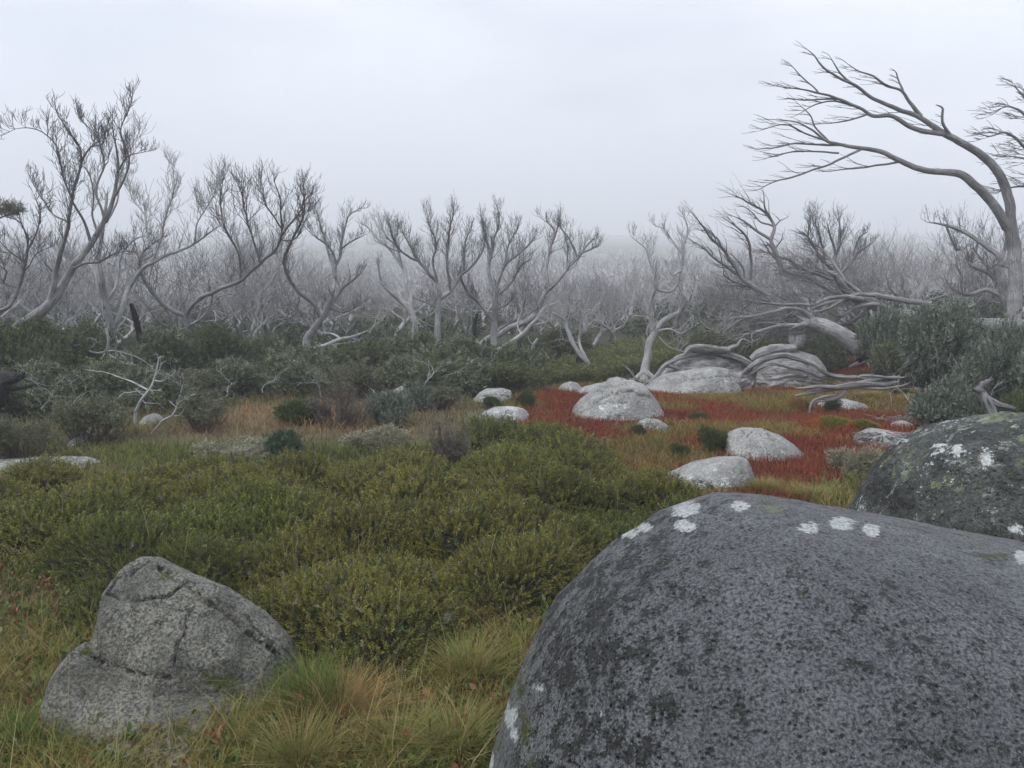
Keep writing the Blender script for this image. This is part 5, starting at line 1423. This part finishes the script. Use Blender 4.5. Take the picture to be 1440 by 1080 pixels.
# right side
S('gum', 1152, 477, 545, 38, 'dark grey shrub beside the domed boulder with roots', Y=19)
S('blue', 1245, 430, 515, 40, 'dark round bush between fallen trunk and tall pointed bush', Y=17)
S('blue', 1330, 420, 545, 62, 'tall pointed grey green bush, the highest on the slope', Y=14.5)
S('blue', 1408, 455, 570, 58, 'large dark blue green bush below the tall wind-bent tree', Y=13)
S('blue', 1470, 470, 600, 55, 'large blue green bush cut by the frame edge', Y=12)
S('blue', 1300, 492, 545, 34, 'small round silvery blue bush in front of the pointed one')
S('blue', 1335, 530, 612, 54, 'bushy silvery blue shrub spreading over red ground above the lichen boulder')
S('gum', 1268, 470, 545, 40, 'shadowy grey green bush beneath the pointed bush', Y=15.5)
S('olive', 1425, 550, 610, 40, 'dark low scrub beside the weathered grey stump', Y=10.5)
S('blue', 1560, 480, 590, 70, 'blue green bush out past the frame edge', Y=12.5)
S('gum', -70, 500, 610, 70, 'grey green shrub out past the frame edge', Y=12.5)
# cushions and tufts in the meadow
S('green', 1000, 603, 640, 22, 'rounded dark olive cushion plant in the red meadow', 'cushion plant', 'cushion_plant')
S('green', 905, 568, 587, 17, 'dark green tuft growing against the cracked boulder', 'tuft', 'grass_tuft')
S('green', 741, 549, 573, 17, 'round green cushion on red ground near the low rocks', 'cushion plant', 'cushion_plant')
S('green', 1122, 560, 577, 16, 'dark green tussock base under tall orange grass', 'tuft', 'grass_tuft')
S('sage', 1208, 632, 678, 44, 'pale grey green bush at the edge of the lichen boulder', 'shrub', 'shrub')
S('green', 1172, 562, 580, 13, 'bright green sprout in front of the flat pale rock', 'sprout', 'sprout')
S('green', 1268, 545, 560, 16, 'small green tuft in yellow grass near the silvery bushes', 'tuft', 'grass_tuft')
S('green', 898, 598, 615, 12, 'little green sprout beside the small pale rock', 'sprout', 'sprout')
S('green', 985, 582, 592, 18, 'flat olive cushion in the middle of the red meadow', 'cushion plant', 'cushion_plant')
S('green', 955, 625, 645, 16, 'yellowish green tuft in straw grass by the egg shaped rock', 'tuft', 'grass_tuft')
# leafy sprig at the frame edge
def sprig():
    p = P(12, 300, 13.0)
    root = empty('leafy_sprig', p, 'dark leafy living sprig hanging in at the frame edge', 'branch')
    cr_, st = PR['leggy', 0]
    o = obj('foliage', cr_, root); o.scale = (0.34, 0.30, 0.40); o.location = (-0.05, 0, -0.15)
    A = Acc(); q = P(-60, 350, 13.0) - p
    A.tube(np.array([q, q * 0.5 + A3(0, 0, 0.1), A3(0.1, 0, 0.02)]), [0.03, 0.02, 0.008], 6)
    obj('branch', A.mesh('branch', M_BARK), root)
sprig()
# orange cushions
for cx_, cy_, rx, lab in ((1168, 600, 36, 'orange topped mossy cushion, the wider of the pair'), (1214, 606, 24, 'smaller orange and green cushion beside the twig littered rock')):
    x, y, z = on_ground(cx_, cy_); s = rx * y / FPX
    n = 5200; a = rg.uniform(0, 6.28, n); rr = np.sqrt(rg.uniform(0, 1, n)); 
    X = np.cos(a) * rr * s; Yy = np.sin(a) * rr * s; H_ = 0.13 * np.sqrt(np.clip(1 - rr ** 2, 0, 1)) * (1 + 0.4 * fbm(np.stack([X * 4, Yy * 4, X * 0], -1), 3, 5))
    c = np.where((fbm(np.stack([X * 3, Yy * 3, X * 0 + 3], -1), 3, 9) > 0.02)[:, None], A3(0.42, 0.13, 0.035), A3(0.22, 0.20, 0.04)) * rg.uniform(0.6, 1.25, (n, 1))
    v, q_, t_, cc = blades(np.stack([X, Yy, H_ - 0.04], -1), rg.uniform(0.04, 0.08, n), np.full(n, 0.012), rg.uniform(0.2, 1, n), c * 0.6, c, rg)
    me = mesh_np('cushion_plant', v, [q_, t_], M_GRASS, {'col': cc}, smooth=False)
    o = tag(obj('cushion_plant', me, None, (x, y, z)), lab, 'cushion plant')
# tussocks
def tussock(px, py, R_, h, n, ca, cb, label, w=0.003, lean=0.8, name='grass_tussock', up=0.0):
    x, y, z = on_ground(px, py)
    a = rg.uniform(0, 6.28, n); rr = np.abs(rg.normal(0, 0.5, n)) * R_
    X = np.cos(a) * rr; Yy = np.sin(a) * rr
    mixf = rg.uniform(0, 1, (n, 1)); c = ca * mixf + cb * (1 - mixf)
    v, q_, t_, cc = blades(np.stack([X, Yy, np.zeros(n) - 0.02], -1), h * rg.uniform(0.5, 1.15, n), np.full(n, w), np.clip(lean * rg.uniform(0.2, 1.3, n), 0, 1.3), c * 0.45, c, rg, 0.7, a + rg.normal(0, 0.5, n))
    me = mesh_np(name, v, [q_, t_], M_GRASS, {'col': cc}, smooth=False)
    return tag(obj(name, me, None, (x, y, z)), label, 'grass tussock')
STRAW, LGR, RUST, DGR = A3(0.42, 0.32, 0.14), A3(0.15, 0.22, 0.05), A3(0.36, 0.19, 0.09), A3(0.06, 0.12, 0.03)
tussock(438, 1010, 0.11, 0.30, 900, LGR, DGR, 'lush bright green tussock tight against the wedge boulder', 0.0032, 0.7)
tussock(480, 1020, 0.13, 0.26, 1100, STRAW, RUST, 'dry orange straw tussock drooping beside the green one', 0.003, 1.2)
tussock(420, 1085, 0.12, 0.25, 800, LGR, STRAW, 'green tussock with pale stalks below the wedge boulder', 0.003, 0.9)
tussock(660, 960, 0.13, 0.24, 900, LGR, STRAW, 'blue green grassy tussock near the huge smooth boulder', 0.003, 0.9)
tussock(560, 1060, 0.16, 0.2, 900, STRAW, LGR, 'low straw tussock in the open grass', 0.003, 1.1)
tussock(640, 1060, 0.14, 0.22, 800, STRAW, LGR, 'straw tussock leaning on the edge of the smooth boulder', 0.003, 1.0)
tussock(30, 1060, 0.15, 0.2, 900, LGR, DGR, 'mossy green tussock in the shaded corner', 0.003, 1.0)
tussock(640, 880, 0.14, 0.18, 700, STRAW, RUST, 'tan tussock below the heath edge', 0.003, 1.0)
tussock(1120, 577, 0.16, 0.36, 600, A3(0.46, 0.26, 0.08), STRAW, 'tall thin orange grass tussock in front of the ropy roots', 0.007, 0.35)
tussock(1075, 690, 0.22, 0.17, 900, STRAW, LGR, 'straw tussock just behind the top of the smooth boulder', 0.005, 1.1)
tussock(1140, 700, 0.22, 0.16, 900, STRAW, LGR, 'yellow tussock between the smooth and lichen boulders', 0.005, 1.1)
tussock(1225, 560, 0.3, 0.2, 900, A3(0.30, 0.30, 0.07), STRAW, 'yellow green mound of grass near the flat pale rock', 0.008, 1.0)
tussock(1285, 565, 0.25, 0.2, 700, A3(0.30, 0.30, 0.07), STRAW, 'yellow green grass mound beside the silvery bushes', 0.008, 1.0)
for k, (px, py, hh, ca, cb, lab) in enumerate([
    (95, 1035, 0.13, LGR, DGR, 'short mossy green tuft at the low end of the wedge boulder'), (150, 1050, 0.12, LGR, RUST, 'green and rusty tuft under the slab of the wedge boulder'),
    (215, 1045, 0.14, RUST, LGR, 'reddish tuft of stems in litter before the wedge boulder'), (270, 1052, 0.13, LGR, DGR, 'leafy green tuft in litter before the wedge boulder'),
    (330, 1045, 0.16, STRAW, LGR, 'thin straw tuft rising over the foot of the wedge boulder'), (385, 1040, 0.20, LGR, DGR, 'tall soft green tuft at the steep end of the wedge boulder'),
    (60, 990, 0.16, LGR, STRAW, 'green tuft with a few tan stems beside the low slab')]):
    tussock(px, py, 0.11, hh, 420, ca, cb, lab, 0.003, 0.9)
def twig_pile(px, py, label, n, w, hgt, seed):
    r = np.random.default_rng(seed); x, y, z = on_ground(px, py); A = Acc()
    for k in range(n):
        c = A3(r.normal(0, w * 0.4), r.normal(0, w * 0.25), hgt * r.uniform(0.5, 1)); a = r.uniform(-0.9, 0.9) + (3.14 if r.uniform() < .5 else 0); L = w * r.uniform(0.25, 0.6)
        d = A3(math.cos(a), math.sin(a), r.normal(0, 0.12)) * L
        m = r.normal(0, 0.02, 3)
        A.tube(np.array([c - d, c - d * 0.3 + m, c + d * 0.4 - m, c + d]), [0.009, 0.008, 0.006, 0.003], 5)
    me = A.mesh('twig_litter', M_GREYW)
    tag(obj('twig_litter', me, None, (x, y, z)), label, 'twigs', None, 'stuff')
twig_pile(1245, 628, 'heap of grey twigs lying on the flat rock', 150, 0.32, 0.15, 3)
twig_pile(1268, 592, 'scatter of dead sticks beside the silvery bush', 50, 0.35, 0.05, 4)
twig_pile(1215, 545, 'broken grey sticks strewn round the ropy roots', 60, 0.9, 0.06, 5)
twig_pile(225, 1062, 'dead twigs in the litter before the wedge boulder', 45, 0.22, 0.03, 6)
# undergrowth among the dead trees
def undergrowth():
    protos = [leafy(600 + k, 10, 0.5, 0.13, 0.28, 70, stem=False) for k in range(4)]
    r = np.random.default_rng(5)
    n = 9500
    y = 19 + 30 * r.uniform(0, 1, n) ** 1.3; x = r.uniform(-0.75, 0.75, n) * y
    den = n2(x, y, 0.16, 3, 95); ok = (den > -0.12) & ~((np.abs(x / y - 0.16) < 0.1) & (y < 26))
    x, y, den = x[ok], y[ok], den[ok]; n = len(x)
    z = G(x, y) + r.uniform(0, 1, n) * (0.25 + 1.0 * np.clip(den, 0, 0.6))
    col = np.array([A3(0.06, 0.075, 0.04), A3(0.085, 0.10, 0.055), A3(0.05, 0.06, 0.03)])[r.integers(0, 3, n)] * r.uniform(0.7, 1.2, (n, 1))
    U_ = A3(0, 0, 0.8) + r.normal(0, 0.6, (n, 3)); R_ = rots(U_, r.uniform(0, 6.28, n)); pk = r.integers(0, 4, n)
    stuff_mesh('undergrowth', [instances(protos[k], np.stack([x, y, z], -1)[pk == k], R_[pk == k], r.uniform(0.35, 0.75, (pk == k).sum()), col[pk == k]) for k in range(4)], M_LEAF, 'dark low undergrowth beneath the dead trees')
undergrowth()
# olive heath patch beyond the rocks
def far_heath():
    protos = [leafy(650 + k, 12, 0.14, 0.022, 0.045, 62, stem=False) for k in range(4)]
    r = np.random.default_rng(6)
    poly = to_ground([(690,530),(760,528),(800,515),(860,505),(930,500),(960,520),(880,532),(850,540),(790,540),(740,552),(690,548)])
    bx = [p[0] for p in poly]; by = [p[1] for p in poly]
    x = r.uniform(min(bx), max(bx), 26000); y = r.uniform(min(by), max(by), 26000)
    ok = in_poly(x + n2(x, y, .5, 2, 7) * .5, y + n2(x, y, .5, 2, 8) * .8, poly) & off_rocks(x, y); x, y = x[ok], y[ok]; n = len(x)
    z = G(x, y) + 0.32 * (0.5 + 0.5 * n2(x, y, 0.9, 3, 9)) * r.uniform(0.4, 1, n)
    col = A3(0.11, 0.12, 0.038) * (1 + 0.4 * n2(x, y, 0.6, 3, 10))[:, None] * r.uniform(0.7, 1.25, (n, 1))
    U_ = A3(0, 0, 1) + r.normal(0, 0.5, (n, 3)); R_ = rots(U_, r.uniform(0, 6.28, n)); pk = r.integers(0, 4, n)
    stuff_mesh('low_heath', [instances(protos[k], np.stack([x, y, z], -1)[pk == k], R_[pk == k], r.uniform(0.8, 1.5, (pk == k).sum()), col[pk == k]) for k in range(4)], M_LEAF, 'patch of olive heath beyond the red meadow')
far_heath()
